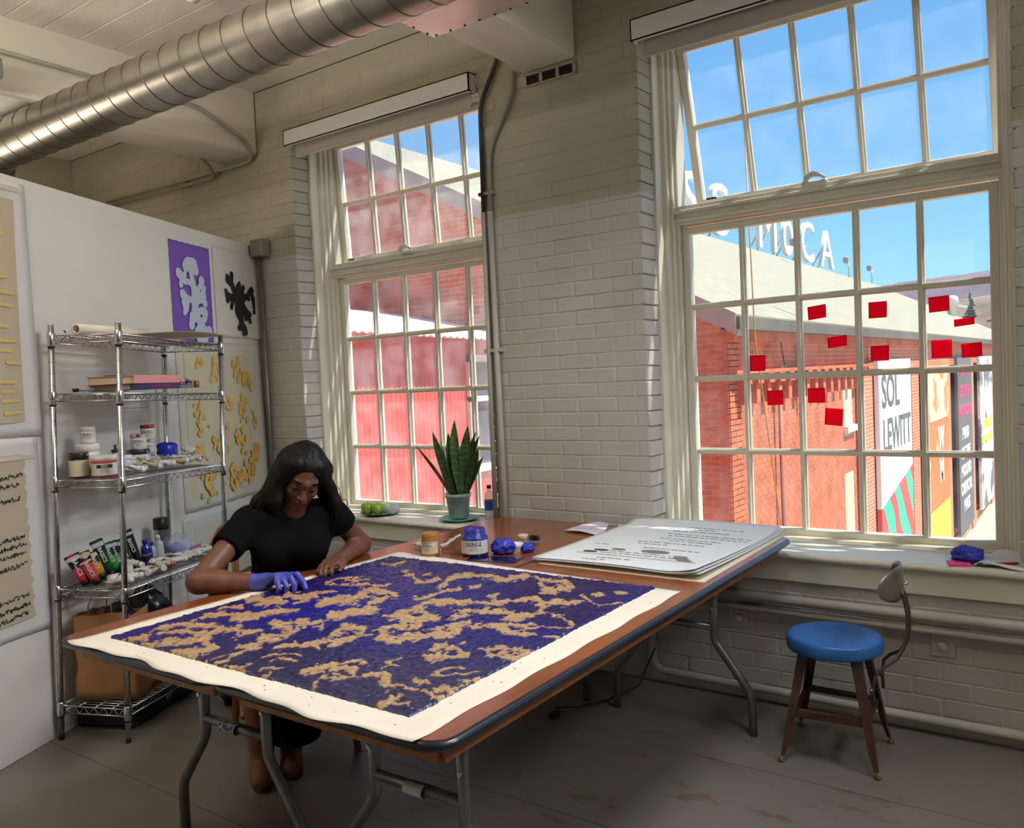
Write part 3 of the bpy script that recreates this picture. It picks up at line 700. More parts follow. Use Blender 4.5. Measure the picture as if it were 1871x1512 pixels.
# ------------------------------------------------------------------ the painting in progress
# gold passages of the painting: brush half-width in mm, then points in cm from its near left corner
GOLD = """8 9,-2 10,2 13,5; 10 19,-2 22,5 28,9 29,14; 9 12,10 17,14 25,15 32,11; 6 6,11 8,18 13,19 21,22; 8 8,22 8,29 13,32 18,34 22,36 25,41 30,45; 9 19,29 23,32 26,34; 6 4,36 7,39 10,41; 16 3,49 12,48 16,50 19,49;
11 24,20 30,21 31,24 35,19; 8 35,21 39,24; 13 11,58 19,57 21,60; 5 15,61 19,66 25,68; 4 23,52 26,55; 9 35,33 41,34 44,38; 9 39,30 44,31; 5 47,35 46,42; 5 46,41 54,34; 6 45,20 47,24 49,26 45,34; 6 45,12 47,16 49,20 52,23;
4 50,7 49,11 51,15; 5 46,9 52,4 52,-1 48,-2; 3 47,-2 48,2 48,6; 10 34,-1 37,3 39,8; 7 39,-2 43,-1 39,5; 6 42,4 39,8 38,10; 9 58,-2 62,-1 65,-1; 5 54,17 56,19 60,21 63,23 64,26 65,30; 6 65,25 67,23;
9 62,33 60,39 63,42 66,42 70,37 69,33 67,29 68,27; 17 32,55 33,60 37,64 35,72; 13 46,46 50,52 54,58; 5 12,76 10,83 16,87 21,82 19,76 14,75; 6 15,81 21,87; 3 59,10 61,13 64,15 67,15; 3 63,8 64,11 70,11; 3 68,3 68,6 71,7;
3 69,5 73,1 72,0; 7 78,7 80,9 80,12 82,14; 5 81,9 84,10; 7 84,14 89,13 91,13; 3 83,17 86,19 89,19; 3 85,5 87,8 91,10 94,14 98,18; 12 88,3 92,-3; 3 90,7 92,9; 7 98,16 104,10; 3 104,10 107,11; 5 112,-3 111,1 111,6;
6 8,108 13,107 15,113; 9 26,101 32,99 41,91 45,94 45,99; 7 37,101 38,103; 9 54,89 53,93 49,104 53,107 57,109; 6 57,73 59,80 61,88 63,89; 8 64,93 67,96; 11 57,110 63,110 69,107 73,116; 10 67,106 71,110; 11 79,113 85,114 91,115;
11 89,101 93,104 95,109; 9 85,107 92,101; 5 22,77 26,81 33,81 35,84; 10 32,73 39,76 47,74; 7 46,64 46,71; 12 64,54 65,59 65,66 64,72 67,74 69,77; 16 70,53 73,57 76,60; 8 71,41 73,48 78,50; 8 72,76 77,79 84,80 87,84 89,88 92,92;
8 81,83 77,91; 9 97,86 101,90 104,91 108,95; 6 105,101 110,97 115,93; 2 115,93 120,98 124,102; 6 112,109 116,110; 4 109,103 110,107; 8 82,63 83,69 87,72 92,73 96,74; 7 81,60 81,65; 7 97,67 100,71 102,76 104,79;
4 104,81 110,79 115,75 119,71; 2 109,64 120,70; 6 88,56 92,58 96,60 100,62 105,64 108,67; 8 103,59 110,59 114,60; 10 75,38 80,36 83,40 85,42 87,46 91,48 94,51; 8 86,49 86,55 90,55; 7 96,36 97,40 103,40 107,37 106,35 103,33 99,31;
8 110,43 113,45 118,47 123,47; 9 118,42 122,41; 6 113,40 117,40 119,41; 5 122,35 123,35; 4 107,43 108,44; 4 100,45 100,45; 4 117,59 121,61 124,61; 5 122,51 125,53; 2 93,19 95,22 97,24; 4 92,24 94,27; 3 108,24 110,27 113,29;
3 108,22 112,22 116,26 119,28; 3 118,20 121,22 123,26; 5 109,16 112,17; 3 106,11 110,12 112,13; 5 114,12 118,10 123,10; 6 116,14 118,16; 5 119,16 122,16; 5 112,-3 111,3 111,8; 2 111,3 116,6; 6 96,16 98,17 103,10"""
def gold_field(X, Y):
    """signed: positive inside a gold passage, about -1..1; dabs run diagonally across the sheet"""
    ax, ay = -.694, .72; ka = .27
    A_ = (X*ax+Y*ay)*ka; B_ = X*ay-Y*ax; best = np.full(X.shape, -9.)
    for st in GOLD.replace('\n', ' ').split(';'):
        q = st.split(); r = float(q[0])/1000*1.12
        pts = [(float(a)/100, float(b)/100) for a, b in (k.split(',') for k in q[1:])]
        pts = [((x*ax+y*ay)*ka, x*ay-y*ax) for x, y in pts]
        for (a0, b0), (a1, b1) in zip(pts, pts[1:]):
            da, db = a1-a0, b1-b0; L = da*da+db*db+1e-9
            t = np.clip(((A_-a0)*da+(B_-b0)*db)/L, 0, 1)
            best = np.maximum(best, 1-np.hypot(A_-a0-t*da, B_-b0-t*db)/r)
    return best
def make_painting():
    X0, X1, Y0, Y1, N = -2.452, -1.240, -2.262, -1.048, 330
    u = np.linspace(0,1,N); U, V = np.meshgrid(u, u, indexing='ij')
    X = X0+(X1-X0)*U; Y = Y0+(Y1-Y0)*V
    P = np.stack([X.ravel(), Y.ravel(), 0*X.ravel()], 1)
    n1 = fbm(P*[1,1,1], 26, 3, 3).reshape(N,N); n2 = fbm(P, 26, 9, 3).reshape(N,N)
    M = gold_field((X-X0)+(n1-.5)*.05, (Y-Y0)+(n2-.5)*.05)
    fine = fbm(P*[1.6,1,1], 70, 21, 3).reshape(N,N)
    med0 = fbm(P*[1.2,1,1], 30, 16, 2).reshape(N,N)
    gold = (M+(fine-.5)*2.3+(med0-.5)*1.6 > .22)
    grain = vnoise(P*[1,1.3,1], 120, 5).reshape(N,N); med = fbm(P*[1.2,1,1], 55, 6, 2).reshape(N,N)
    edge = np.minimum.reduce([U, 1-U, V, 1-V])
    Z = TZ+.0025+.0065*grain*(.3+med)+.002*med+np.where(gold,.002*grain+.001,0)
    Z = np.where(edge < .002, TZ+.0015, Z)
    rag = (vnoise(P, 120, 8).reshape(N,N)-.5)*.008+(vnoise(P, 18, 7).reshape(N,N)-.5)*.006
    k = np.exp(-edge/.02); X = X+rag*k; Y = Y+rag[:, ::-1]*k
    X = X+np.where(edge < .02, (grain-.5)*.003, 0)
    # pigments
    tone = fbm(P, 3.0, 40, 3).reshape(N,N)
    blue = np.array(C(36,28,122)[:3]); purp = np.array(C(48,26,96)[:3]); ink = np.array(C(24,20,44)[:3]); slate = np.array(C(70,68,92)[:3]); viv = np.array(C(30,44,170)[:3])
    w1 = np.clip((tone-.35)*3,0,1)[...,None]; col = purp*(1-w1)+blue*w1
    cen = np.exp(-(((X+2.12)/.16)**2+((Y+1.75)/.35)**2))[...,None]; col = col*(1-cen*.8)+(viv*.6+blue*.4)*cen*.8
    dk = np.clip(((X+2.35)*.9-(Y+2.262)*1.3)*1.4+.15,0,1)[...,None]*np.clip(1.2-(Y+2.262)/.75,0,1)[...,None]
    col = col*(1-dk*.75)+slate*.8*dk*.75
    g = np.clip((.56-grain)*3.2,0,1)[...,None]; col = col*(1-.62*g)+ink*.62*g
    li = np.clip((fine-.62)*6,0,1)[...,None]*.3; col = col*(1-li)+np.array(C(110,100,150)[:3])*li
    gc = np.array(C(182,148,108)[:3])[None,None]*(0.62+.62*grain[...,None]); warm = np.clip((.5-U)*1.5,0,.6)[...,None]
    gc = gc*(1-warm*.35)+np.array(C(168,108,58)[:3])*warm*.35
    col = np.where(gold[...,None], gc, col*.82)
    ig = np.array(C(120,80,60)[:3]); 
    me = bpy.data.meshes.new('paint_layer')
    vs = np.stack([X.ravel(), Y.ravel(), Z.ravel()], 1)
    ii, jj = np.meshgrid(np.arange(N-1), np.arange(N-1), indexing='ij'); q = (ii*N+jj).ravel()
    fs = np.stack([q, q+N, q+N+1, q+1], 1)
    me.vertices.add(N*N); me.vertices.foreach_set('co', vs.ravel())
    me.loops.add(len(fs)*4); me.loops.foreach_set('vertex_index', fs.ravel())
    me.polygons.add(len(fs)); me.polygons.foreach_set('loop_start', np.arange(len(fs))*4)
    me.update(); me.validate()
    at = me.attributes.new('pigment', 'FLOAT_COLOR', 'POINT')
    at.data.foreach_set('color', np.concatenate([col.reshape(-1,3), np.ones((N*N,1))],1).ravel())
    a2 = me.attributes.new('gold', 'FLOAT', 'POINT'); a2.data.foreach_set('value', gold.ravel().astype(float))
    M = bpy.data.materials.new('thick_paint'); M.use_nodes = True; t = M.node_tree; bs = t.nodes['Principled BSDF']
    an = t.nodes.new('ShaderNodeAttribute'); an.attribute_name = 'pigment'; t.links.new(an.outputs['Color'], bs.inputs['Base Color'])
    ag = t.nodes.new('ShaderNodeAttribute'); ag.attribute_name = 'gold'; mr = t.nodes.new('ShaderNodeMapRange'); mr.inputs[3].default_value = .30; mr.inputs[4].default_value = .5; t.links.new(ag.outputs['Fac'], mr.inputs[0]); t.links.new(mr.outputs[0], bs.inputs['Roughness'])
    n = t.nodes.new('ShaderNodeTexNoise'); n.inputs['Scale'].default_value = 260; co = t.nodes.new('ShaderNodeTexCoord'); t.links.new(co.outputs['Object'], n.inputs[0])
    bp = t.nodes.new('ShaderNodeBump'); bp.inputs['Strength'].default_value = .5; bp.inputs['Distance'].default_value = .002; t.links.new(n.outputs[0], bp.inputs['Height']); t.links.new(bp.outputs[0], bs.inputs['Normal'])
    me.materials.append(M); return me
PT = thing('painting', 'large square blue and gold painting on paper, lying across both tables', 'painting', (0,0,0))
link('paint_layer', make_painting(), PT)
M_paper = mat('art_paper', C(232,222,205), rough=.8, var=.03, vscale=4, bump=.03, bscale=90)
def sheetq(nl, nr, fr, fl, zf, nu=40, nv=40):
    nl, nr, fr, fl = map(Vector, (nl,nr,fr,fl))
    def f(a, b):
        p = (nl*(1-a)+nr*a)*(1-b)+(fl*(1-a)+fr*a)*b; return (p.x, p.y, zf(a,b))
    return f
def zpaper(a, b):
    return TZ+.0016+(.005*(.03-b)/.03*(1+math.sin(a*15+1))*.5 if b < .03 else 0)
pp = MB()
_q = sheetq((-2.535,-2.345),(-1.150,-2.366),(-1.145,-1.052),(-2.500,-.955), zpaper)
pp.grid(lambda a, b: (lambda p: (p[0]+.004*math.sin(b*23)*(a<.01)+.004*math.sin(b*31)*(a>.99), p[1]-(.012*math.sin(a*17+.5)+.006*math.sin(a*41)) *(b<.04), p[2]))(_q(a,b)), 60, 60, thick=.0008)
pp.build('paper', M_paper, PT)
sp = MB(); rr = random.Random(5)
for k in range(34):
    x, y = rr.choice([(rr.uniform(-2.5,-1.2), rr.uniform(-2.33,-2.28)), (rr.uniform(-1.225,-1.17), rr.uniform(-2.2,-1.1)), (rr.uniform(-2.4,-1.3), rr.uniform(-1.04,-1.02))])
    r = rr.uniform(.0015,.004); sp.lathe([(r,0),(r*.6,.001)], 7, (x,y,TZ+.0014), (1,rr.uniform(.5,1)))
tag(sp.build('paint_flecks', mat('fleck', C(52,40,70), rough=.5), PT), kind='stuff')

# ------------------------------------------------------------------ stack of printed sheets
M_sheet = mat('sheet_white', C(226,228,230), rough=.75, var=.02, vscale=3)
M_ink = mat('print_ink', C(84,78,78), rough=.8)
names = ['lowest large cream sheet, sticking out under the stack of prints','lower middle white sheet in the stack of prints','upper middle white sheet in the stack of prints','top white print of the stack, with rows of text and dark ovals']
offs = [(.035,-.012,.0),(.014,.004,.006),(.006,-.006,.011),(0,0,.016)]
for k, ((ox, oy, oz), lab) in enumerate(zip(offs, names)):
    s = thing('paper_sheet', lab, 'paper', (-1.505+ox, -.43+oy, TZ+.0015+oz), group='sheets in the print stack')
    cur = .010+.004*k
    def zf(a, b, k=k, cur=cur):
        z = .004*math.sin(a*3.1)*(k > 0)
        z += cur*max(0,(a-.80)/.2)**2*max(0,1-b*1.6) * (k > 0) + .006*(k > 0)*max(0, .25-b)*4*(1-abs(a-.5))
        z += .014*(k > 0)*max(0,(b-.88)/.12)
        return z
    w, h0, h1 = .345, -.456, .425+(.03 if k else .0)
    MB().grid(sheetq((-w,h0),(w,h0-.012),(w,h1),(-w,h1-.004), zf), 22, 26, thick=.0012).build('sheet', M_sheet if k else mat('cream_sheet', C(228,216,192), rough=.8), s)
    if k == 3:
        pr = MB(); rr = random.Random(3)
        def mark(x0, x1, y, th):
            x = x0
            while x < x1:
                L = rr.uniform(.008,.035); z = zf((x+w)/(2*w),(y-h0)/(h1-h0))+.0012
                pr.box((x+L/2, y+rr.uniform(-.0015,.0015), z), (L,th,.0006)); x += L+rr.uniform(.004,.012)
        for y, x0, x1 in ((.33,-.02,.22),(.29,-.10,.10),(.24,-.06,.20),(.17,-.05,.30),(.13,-.03,.30),(.07,-.04,.22),(.03,.02,.20),(-.02,-.10,.18),(-.06,-.08,.06),(-.12,-.25,-.20),(-.13,-.02,.20),(-.24,-.16,.19),(-.275,-.18,.22),(-.37,-.10,.02),(-.41,-.14,-.04)): mark(x0, x1, y, .0045)
        tag(pr.build('printed_text', M_ink, s), kind='stuff')
        MB().box((.03,-.318,zf(.5,.15)+.0015),(.50,.004,.0006)).build('printed_rule', mat('rule_ink', C(160,130,104), rough=.8), s)
        for x, y, rx, ry, c in ((-.185,-.275,.030,.014,0),(-.155,-.235,.032,.013,0),(-.095,-.20,.030,.014,1),(.06,-.19,.060,.026,1),(.185,-.235,.030,.014,1),(.20,-.262,.032,.014,1),(.225,-.29,.030,.014,1)):
            MB().lathe([(1,0),(1,.0006)], 20, (x,y,zf((x+w)/(2*w),(y-h0)/(h1-h0))+.0014), (rx,ry)).build('printed_oval', mat('oval_dark', C(70,58,60), rough=.8) if c == 0 else mat('oval_grey', C(128,120,112), rough=.8, var=.3, vscale=120), s)

# ------------------------------------------------------------------ jars and table clutter
M_lab = mat('jar_label', C(214,212,206), rough=.5, var=.05, vscale=30)
M_blk = mat('label_black', C(20,20,20), rough=.5)
M_clear = mat('jar_plastic', C(214,214,210), rough=.35, var=.04, vscale=20)
def jar(name, label, loc, r, h, bodycol, lidm=None, group=None, text='GOLDEN', rot=0, open_=False, smear=None, neck=.84, labm=None, lab=(.14,.66), tscale=1):
    j = thing(name, label, 'paint jar', loc, (0,0,rot), group)
    hb = h*(.78 if (lidm or open_) else 1)
    bm = mat('jar_'+bodycol[0], bodycol[1], rough=.3, coat=.3)
    if open_:
        prof = [(r*.90,0),(r,h*.04),(r,h*.62),(r*.96,h*.70),(r*neck,h*.78),(r*neck,h*.985),(r*neck*.97,h),(r*neck*.9,h),(r*neck*.9,h*.84),(0.001,h*.84)]
        MB().lathe(prof, 26, close=False).build('body', bm, j)
        MB().tube([(r*neck*1.01*math.cos(a),r*neck*1.01*math.sin(a),h*.90) for a in np.linspace(0,6.1,20)], r*.03, 6).build('thread', bm, j)
        MB().lathe([(r*neck*.9,0),(r*neck*.4,.002),(.001,.001)], 20, (0,0,h*.845), close=False).build('paint', mat('wet_'+bodycol[0], smear or bodycol[1], rough=.15), j)
    else:
        MB().lathe([(r*.92,0),(r,h*.03),(r,hb*.93),(r*neck,hb)], 24).build('body', bm, j)
    if lidm: MB().lathe([(r*.97,hb*.99),(r*1.0,hb*1.01),(r*1.0,h*.97),(r*.95,h),(r*.9,h*.995)], 24).build('lid', lidm, j)
    n = 20; rl = r*1.012; a0 = math.radians(78)
    lm = MB(); z0, z1 = h*lab[0], h*lab[1]
    lm.grid(lambda a, b: (rl*math.cos((a*2-1)*a0), rl*math.sin((a*2-1)*a0), z0+(z1-z0)*b), n, 1)
    L = lm.build('label', labm or M_lab, j)
    if text:
        hh = (z1-z0)*.30*tscale
        MB().grid(lambda a, b: (rl*1.006*math.cos((a*2-1)*.62), rl*1.006*math.sin((a*2-1)*.62), z1-hh*.35-hh*.95*b), 8, 1).build('text_band', M_blk, L)
        lettering(text, hh*.92, mat('label_white', C(230,228,224), rough=.5), L, (0,0,z1-hh*.82), wrap=rl*1.012, sx=min(1.3, .98*r/(hh*2.1)), depth=.0002, bold=.0004)
        for k, (w_, dz) in enumerate(((.22,.50),(.34,.62),(.30,.72))):
            MB().grid(lambda a, b: (rl*1.006*math.cos((a*2-1)*w_), rl*1.006*math.sin((a*2-1)*w_), z0+(z1-z0)*(1-dz)-.0012*b), 6, 1).build('small_print', M_ink, L)
    return j
CAMROT = lambda x, y: math.atan2(EYE.y-y, EYE.x-x)
jar('paint_jar', 'open jar of gold paint standing beside the painting', (-2.316,-.95,TZ), .039, .096, ('gold',C(172,118,58)), rot=CAMROT(-2.316,-.95)-.5, open_=True, smear=C(140,96,34), neck=.93, labm=mat('label_tan', C(200,186,160), rough=.5, var=.08, vscale=30))
jar('paint_jar', 'open jar of deep blue paint with smeared neck and white label', (-2.146,-.866,TZ), .056, .112, ('blue',C(50,52,150)), rot=CAMROT(-2.146,-.866)-.15, open_=True, smear=C(34,36,120), neck=.80, lab=(.12,.60))
# paint tube builder: body flattened to a crimp, ribbed cap
def tube_mesh(L, r, w, bend=0, crumple=0, seed=0):
    rr = random.Random(seed); n, k = 14, 9; vs = []
    for i in range(k+1):
        t = i/k; rx = r+(w-r)*t**1.2; ry = r*(1-t)**.75+.0012
        cx = bend*t*t; cz = rr.uniform(-1,1)*crumple*(0 < t)
        for j in range(n):
            a = 2*math.pi*j/n; vs.append((L*t, rx*math.cos(a)+cx, ry*math.sin(a)*(1+rr.uniform(-.25,.25)*(crumple > 0))+cz))
    fs = [(i*n+j, (i+1)*n+j, (i+1)*n+(j+1) % n, i*n+(j+1) % n) for i in range(k) for j in range(n)]
    b = MB().add(vs, fs, True); b.f.append(tuple(range(n))); b.sm.append(False)
    b.f.append(tuple(k*n+j for j in range(n))[::-1]); b.sm.append(False)
    return b
def paint_tube(label, loc, rot, L=.13, r=.014, w=.022, body=None, capm=None, group=None, text=None, textm=None, band=None, bend=0, crumple=0, seed=0, cap=.022, crimp=None, name='paint_tube'):
    t = thing(name, label, 'paint tube', loc, rot, group)
    bm = tube_mesh(L, r, w, bend, crumple, seed); bo = bm.build('body', body, t)
    MB().tube([(-cap,0,0),(-.002,0,0)], [r*.92,r*.98], 12).build('cap', capm or M_lab, t)
    if crimp: MB().box((L-.006,bend,0),(.014,w*2.02,.004)).build('crimp', crimp, t)
    if band:
        for (a, b, m_) in band:
            def bf(u, v, a=a, b=b):
                tt = a+(b-a)*u; rx = r+(w-r)*tt**1.2; ry = r*(1-tt)**.75+.0012; an = math.pi*(.12+.76*v)
                return (L*tt, rx*math.cos(an)*1.01+bend*tt*tt, ry*math.sin(an)*1.03+.0006)
            MB().grid(bf, 6, 10).build('label', m_, t)
    if text:
        me = text_mesh(text, w*.85, .0002, .0005); me.materials.clear(); me.materials.append(textm or M_blk)
        for v in me.vertices:
            tt = min(.95, max(.05, .55-v.co.x/L)); rx = r+(w-r)*tt**1.2; ry = r*(1-tt)**.75+.0012
            yy = -v.co.y; q = max(0., 1-(yy/rx)**2)**.5
            v.co = (L*tt, yy, ry*q+.0016+v.co.z)
        link('lettering', me, t)
    return t
M_tubew = mat('tube_white', C(214,210,204), rough=.4, var=.06, vscale=30)
M_tubep = mat('tube_cream', C(206,184,168), rough=.45, var=.1, vscale=25)
M_capw = mat('cap_white', C(228,226,222), rough=.35)
paint_tube('white paint tube lying left of the gold jar', (-2.415,-.868,TZ+.014), (0,0,2.75), .105, .013, .024, M_tubew, M_capw, 'paint tubes on the table', 'GOLDEN', M_blk, crumple=.003, seed=1)
paint_tube('white paint tube leaning against the back of the gold jar', (-2.335,-.862,TZ+.013), (0,-.55,.75), .10, .012, .023, M_tubew, M_capw, 'paint tubes on the table', 'GOLDEN', M_blk, crumple=.003, seed=2)
def lid(label, x, y, r, m, z=TZ, tilt=0):
    l = thing('jar_lid', label, 'lid', (x,y,z), (tilt,0,.4), 'loose jar lids')
    MB().lathe([(r*.96,0),(r,.003),(r,.014),(r*.93,.016),(r*.90,.016),(r*.90,.006),(.001,.005)], 22, close=False).build('cap', m, l)
    MB().lathe([(r*.86,.0055),(r*.5,.0065)], 16).build('liner', M_paper, l); return l
lid('white jar lid lying behind the blue jar', -2.255,-.76,.030, M_capw)
lid('white jar lid with blue paint behind the crumpled gloves', -2.08,-.66,.030, M_capw)
lid('small pale lid beside the black bristles', -2.165,-.49,.024, mat('lid_pink', C(214,190,176), rough=.5))
def crumple(label, loc, r, m, seed, name='nitrile_glove', cat='glove', group=None, fingers=4, squash=.7, kind=None):
    g = thing(name, label, cat, loc, (0,0,seed), group); nu, nv = 44, 26
    A = np.array([[(math.cos(2*math.pi*i/nu)*math.sin(math.pi*j/nv), math.sin(2*math.pi*i/nu)*math.sin(math.pi*j/nv), math.cos(math.pi*j/nv)) for j in range(nv+1)] for i in range(nu+1)]).reshape(-1,3)
    n1 = fbm(A, 2.0, seed, 2); n2 = 1-np.abs(2*vnoise(A, 3.2, seed+5)-1); n3 = 1-np.abs(2*vnoise(A, 7., seed+6)-1)
    R_ = r*(.45+.50*n1+.42*n2+.20*n3); Q = A*R_[:,None]*[1,.8,squash]; Q[:,2] = np.maximum(Q[:,2]+r*squash*.75, .001)
    b = MB(); b.grid(lambda u, v: tuple(Q[int(round(u*nu))*(nv+1)+int(round(v*nv))]), nu, nv); b.build('crumpled_palm', m, g)
    rr = random.Random(seed)
    for k in range(fingers):
        a = rr.uniform(0,6.28); d = r*.75; z = r*rr.uniform(.15,.7)
        pts = [(math.cos(a)*d*.5, math.sin(a)*d*.4, z), (math.cos(a)*d*.95, math.sin(a)*d*.8, z*.9+.01), (math.cos(a+.4)*d*1.25, math.sin(a+.4)*d*1.1, z*.55), (math.cos(a+.6)*d*1.35, math.sin(a+.6)*d*1.2, max(.006,z*.3))]
        MB().tube(pts, [r*.24,r*.22,r*.18,r*.1], 9).build('finger', m, g)
    return g
M_glove = mat('nitrile_blue', C(52,58,186), rough=.42, var=.12, vscale=25, bump=.25, bscale=70)
crumple('crumpled blue rubber glove heaped right of the blue jar', (-2.055,-.795,TZ), .048, M_glove, 3, group='used gloves')
crumple('small crumpled blue glove ball beside the seam of the tables', (-1.972,-.735,TZ), .030, M_glove, 8, group='used gloves', fingers=2)
fm = thing('palette_film', 'glossy dark blue film lying under the gloves on the table', 'film', (-2.02,-.90,TZ+.0006), (0,0,.22))
MB().grid(lambda a, b: (-.11+.22*a, -.055+.10*b, .004*max(0,(a-.6))*2*(1-b)+.0004), 12, 6, thick=.0005).build('film_sheet', mat('film', C(26,30,66), rough=.1, coat=.5), fm)
gs = thing('tracing_sheet', 'small greyish brown film square with black bristles on the table', 'film', (-2.075,-.50,TZ+.0006), (0,0,.42))
MB().grid(lambda a, b: (-.075+.15*a, -.075+.15*b, .002*math.sin(a*5)), 8, 8, thick=.0005).build('film_sheet', mat('film_brown', C(120,108,98), rough=.3), gs)
br = thing('bristle_tuft', 'clump of black bristles on the greyish film square', 'brush', (-2.085,-.52,TZ+.002))
bm = MB(); rr = random.Random(2)
for k in range(90):
    a = rr.uniform(0,6.28); L = rr.uniform(.015,.036); h = rr.uniform(.004,.024)
    bm.tube([(0,0,.003),(math.cos(a)*L*.5,math.sin(a)*L*.5,h),(math.cos(a)*L,math.sin(a)*L,h*.5+.001)], [.0016,.0013,.0006], 4, cap=False)
tag(bm.build('bristles', mat('bristle', C(14,13,16), rough=.6), br), kind='stuff')
wp = thing('note_paper', 'white sheet with faint blue writing at the far end of the table', 'paper', (-1.952,-.165,TZ+.001), (0,0,-.13))
MB().grid(lambda a, b: (-.105+.21*a, -.14+.28*b, .004+.006*math.sin(a*4+b*3)), 10, 10, thick=.0006).build('sheet', mat('note_white', C(212,208,220), rough=.8), wp)
pr = MB(); rr = random.Random(9)
for k in range(16):
    x, y = rr.uniform(-.07,.06), rr.uniform(-.1,.1); pr.box((x,y,.0125),(rr.uniform(.01,.03),.002,.0004), rot=Euler((0,0,rr.uniform(-.4,.4))))
tag(pr.build('handwriting', mat('blue_ink', C(90,96,150), rough=.8), wp), kind='stuff')
# ------------------------------------------------------------------ wire shelving unit
SU, SV, SO = PD, PN, Vector((-3.703,-1.84,0)); LU, LV = .028, .025
def SHW(su, sv, z): return SO+SU*(su+LU*z)+SV*(sv+LV*z)+Vector((0,0,z))
SROT = (Matrix.Rotation(PANG,3,'Z') @ Matrix.Rotation(LU,3,'Y') @ Matrix.Rotation(LV,3,'X')).to_euler()
sh = thing('wire_shelving', 'chrome wire shelving unit of five shelves against the white partition', 'shelf', SO, SROT)
SHL, SHD = .80, .325
LEV = (.148,.652,1.122,1.492,1.742)
for x in (0,SHL):
    for y in (0,-SHD):
        po = MB().tube([(x,y,.03),(x,y,1.785)], .0125, 12).build('post', M_chrome, sh)
        MB().lathe([(.012,0),(.014,.004),(.010,.03),(.004,.034)], 10, (x,y,0)).build('foot', M_black, po)
        gr = MB()
        for k in range(34): gr.tube([(x,y,.08+k*.05),(x,y,.0815+k*.05)], .0128, 10)
        tag(gr.build('height_grooves', mat('groove', C(120,120,120), rough=.4, metal=1), po), kind='stuff')
        MB().lathe([(.0126,1.785),(.012,1.792),(.004,1.795)], 10, (x,y,0)).build('cap', M_chrome, po)
dk = MB()
r1, r2 = .0032, .0022
for zz in (0,-.030):
    dk.tube([(0,0,zz),(SHL,0,zz)], r1, 6).tube([(0,-SHD,zz),(SHL,-SHD,zz)], r1, 6).tube([(0,0,zz),(0,-SHD,zz)], r1, 6).tube([(SHL,0,zz),(SHL,-SHD,zz)], r1, 6)
def zig(p, q, n):
    p, q = Vector(p), Vector(q); pts = [p.lerp(q, i/(2*n))+Vector((0,0,-.030 if i % 2 else 0)) for i in range(2*n+1)]
    dk.tube(pts, r2, 5)
zig((.02,0,0),(SHL-.02,0,0),15); zig((.02,-SHD,0),(SHL-.02,-SHD,0),15); zig((0,-.02,0),(0,-SHD+.02,0),6); zig((SHL,-.02,0),(SHL,-SHD+.02,0),6)
for k in range(1,31): dk.tube([(SHL*k/31,0,.002),(SHL*k/31,-SHD,.002)], r2, 5)
for k in (1,2,3): dk.tube([(0,-SHD*k/4,-.003),(SHL,-SHD*k/4,-.003)], r1, 5)
dme = dk.mesh('shelf'); dme.materials.append(M_chrome)
cl = MB().lathe([(.0130,-.045),(.0165,-.040),(.0165,.012),(.0130,.016)], 12, close=False).mesh('collar'); cl.materials.append(M_chrome)
rg = MB().lathe([(.0131,-.052),(.0145,-.05),(.0145,-.044),(.0131,-.042)], 12, close=False).mesh('sleeve_ring'); rg.materials.append(M_black)
for z in LEV:
    s = link('shelf', dme, sh, (0,0,z))
    for x in (0,SHL):
        for y in (0,-SHD): link('collar', cl, s, (x,y,0)); link('sleeve_ring', rg, s, (x,y,0))

def axes_rot(X, Zh):
    X = Vector(X).normalized(); Z = Vector(Zh); Z = (Z-X*Z.dot(X)).normalized(); Y = Z.cross(X)
    return Matrix(((X.x,Y.x,Z.x),(X.y,Y.y,Z.y),(X.z,Y.z,Z.z))).to_euler()
def camdir(p): return (EYE-Vector(p)).normalized()
# --- top shelf: paper roll and loose sheets
Z5 = 1.746
ro = thing('paper_roll', 'roll of cream paper lying on the top shelf', 'paper roll', SHW(.09,.05,Z5+.026), axes_rot(SU*.98+SV*.05, (0,0,1)))
MB().lathe([(.0175,0),(.0245,0),(.0245,.46),(.0175,.46),(.0175,0)], 22, close=False).build('roll', M_paper, ro, rot=(0,math.pi/2,0))
fl = MB(); fl.grid(lambda a, b: (.0+.5*a, .024+.05*b-.02*b*b, -.022+.022*b*b+.003*math.sin(a*5)), 10, 8, thick=.0006); fl.build('loose_edge', M_paper, ro)
MB().grid(lambda a, b: (-.004+.028*a, .040+.034*b-.01*b*b, -.017+.016*b*b), 4, 4, thick=.0006).build('blue_corner', mat('blue_print', C(70,70,140), rough=.7), ro)
shp = thing('loose_sheet', 'cream sheet lying flat over the right end of the top shelf', 'paper', SHW(.56,.16,Z5+.004), axes_rot(SU, (0,0,1)))
MB().grid(lambda a, b: (-.25+.52*a, -.20+.34*b, .004+.012*math.sin(a*3)*(1-b)), 12, 8, thick=.0008).build('sheet', M_paper, shp)
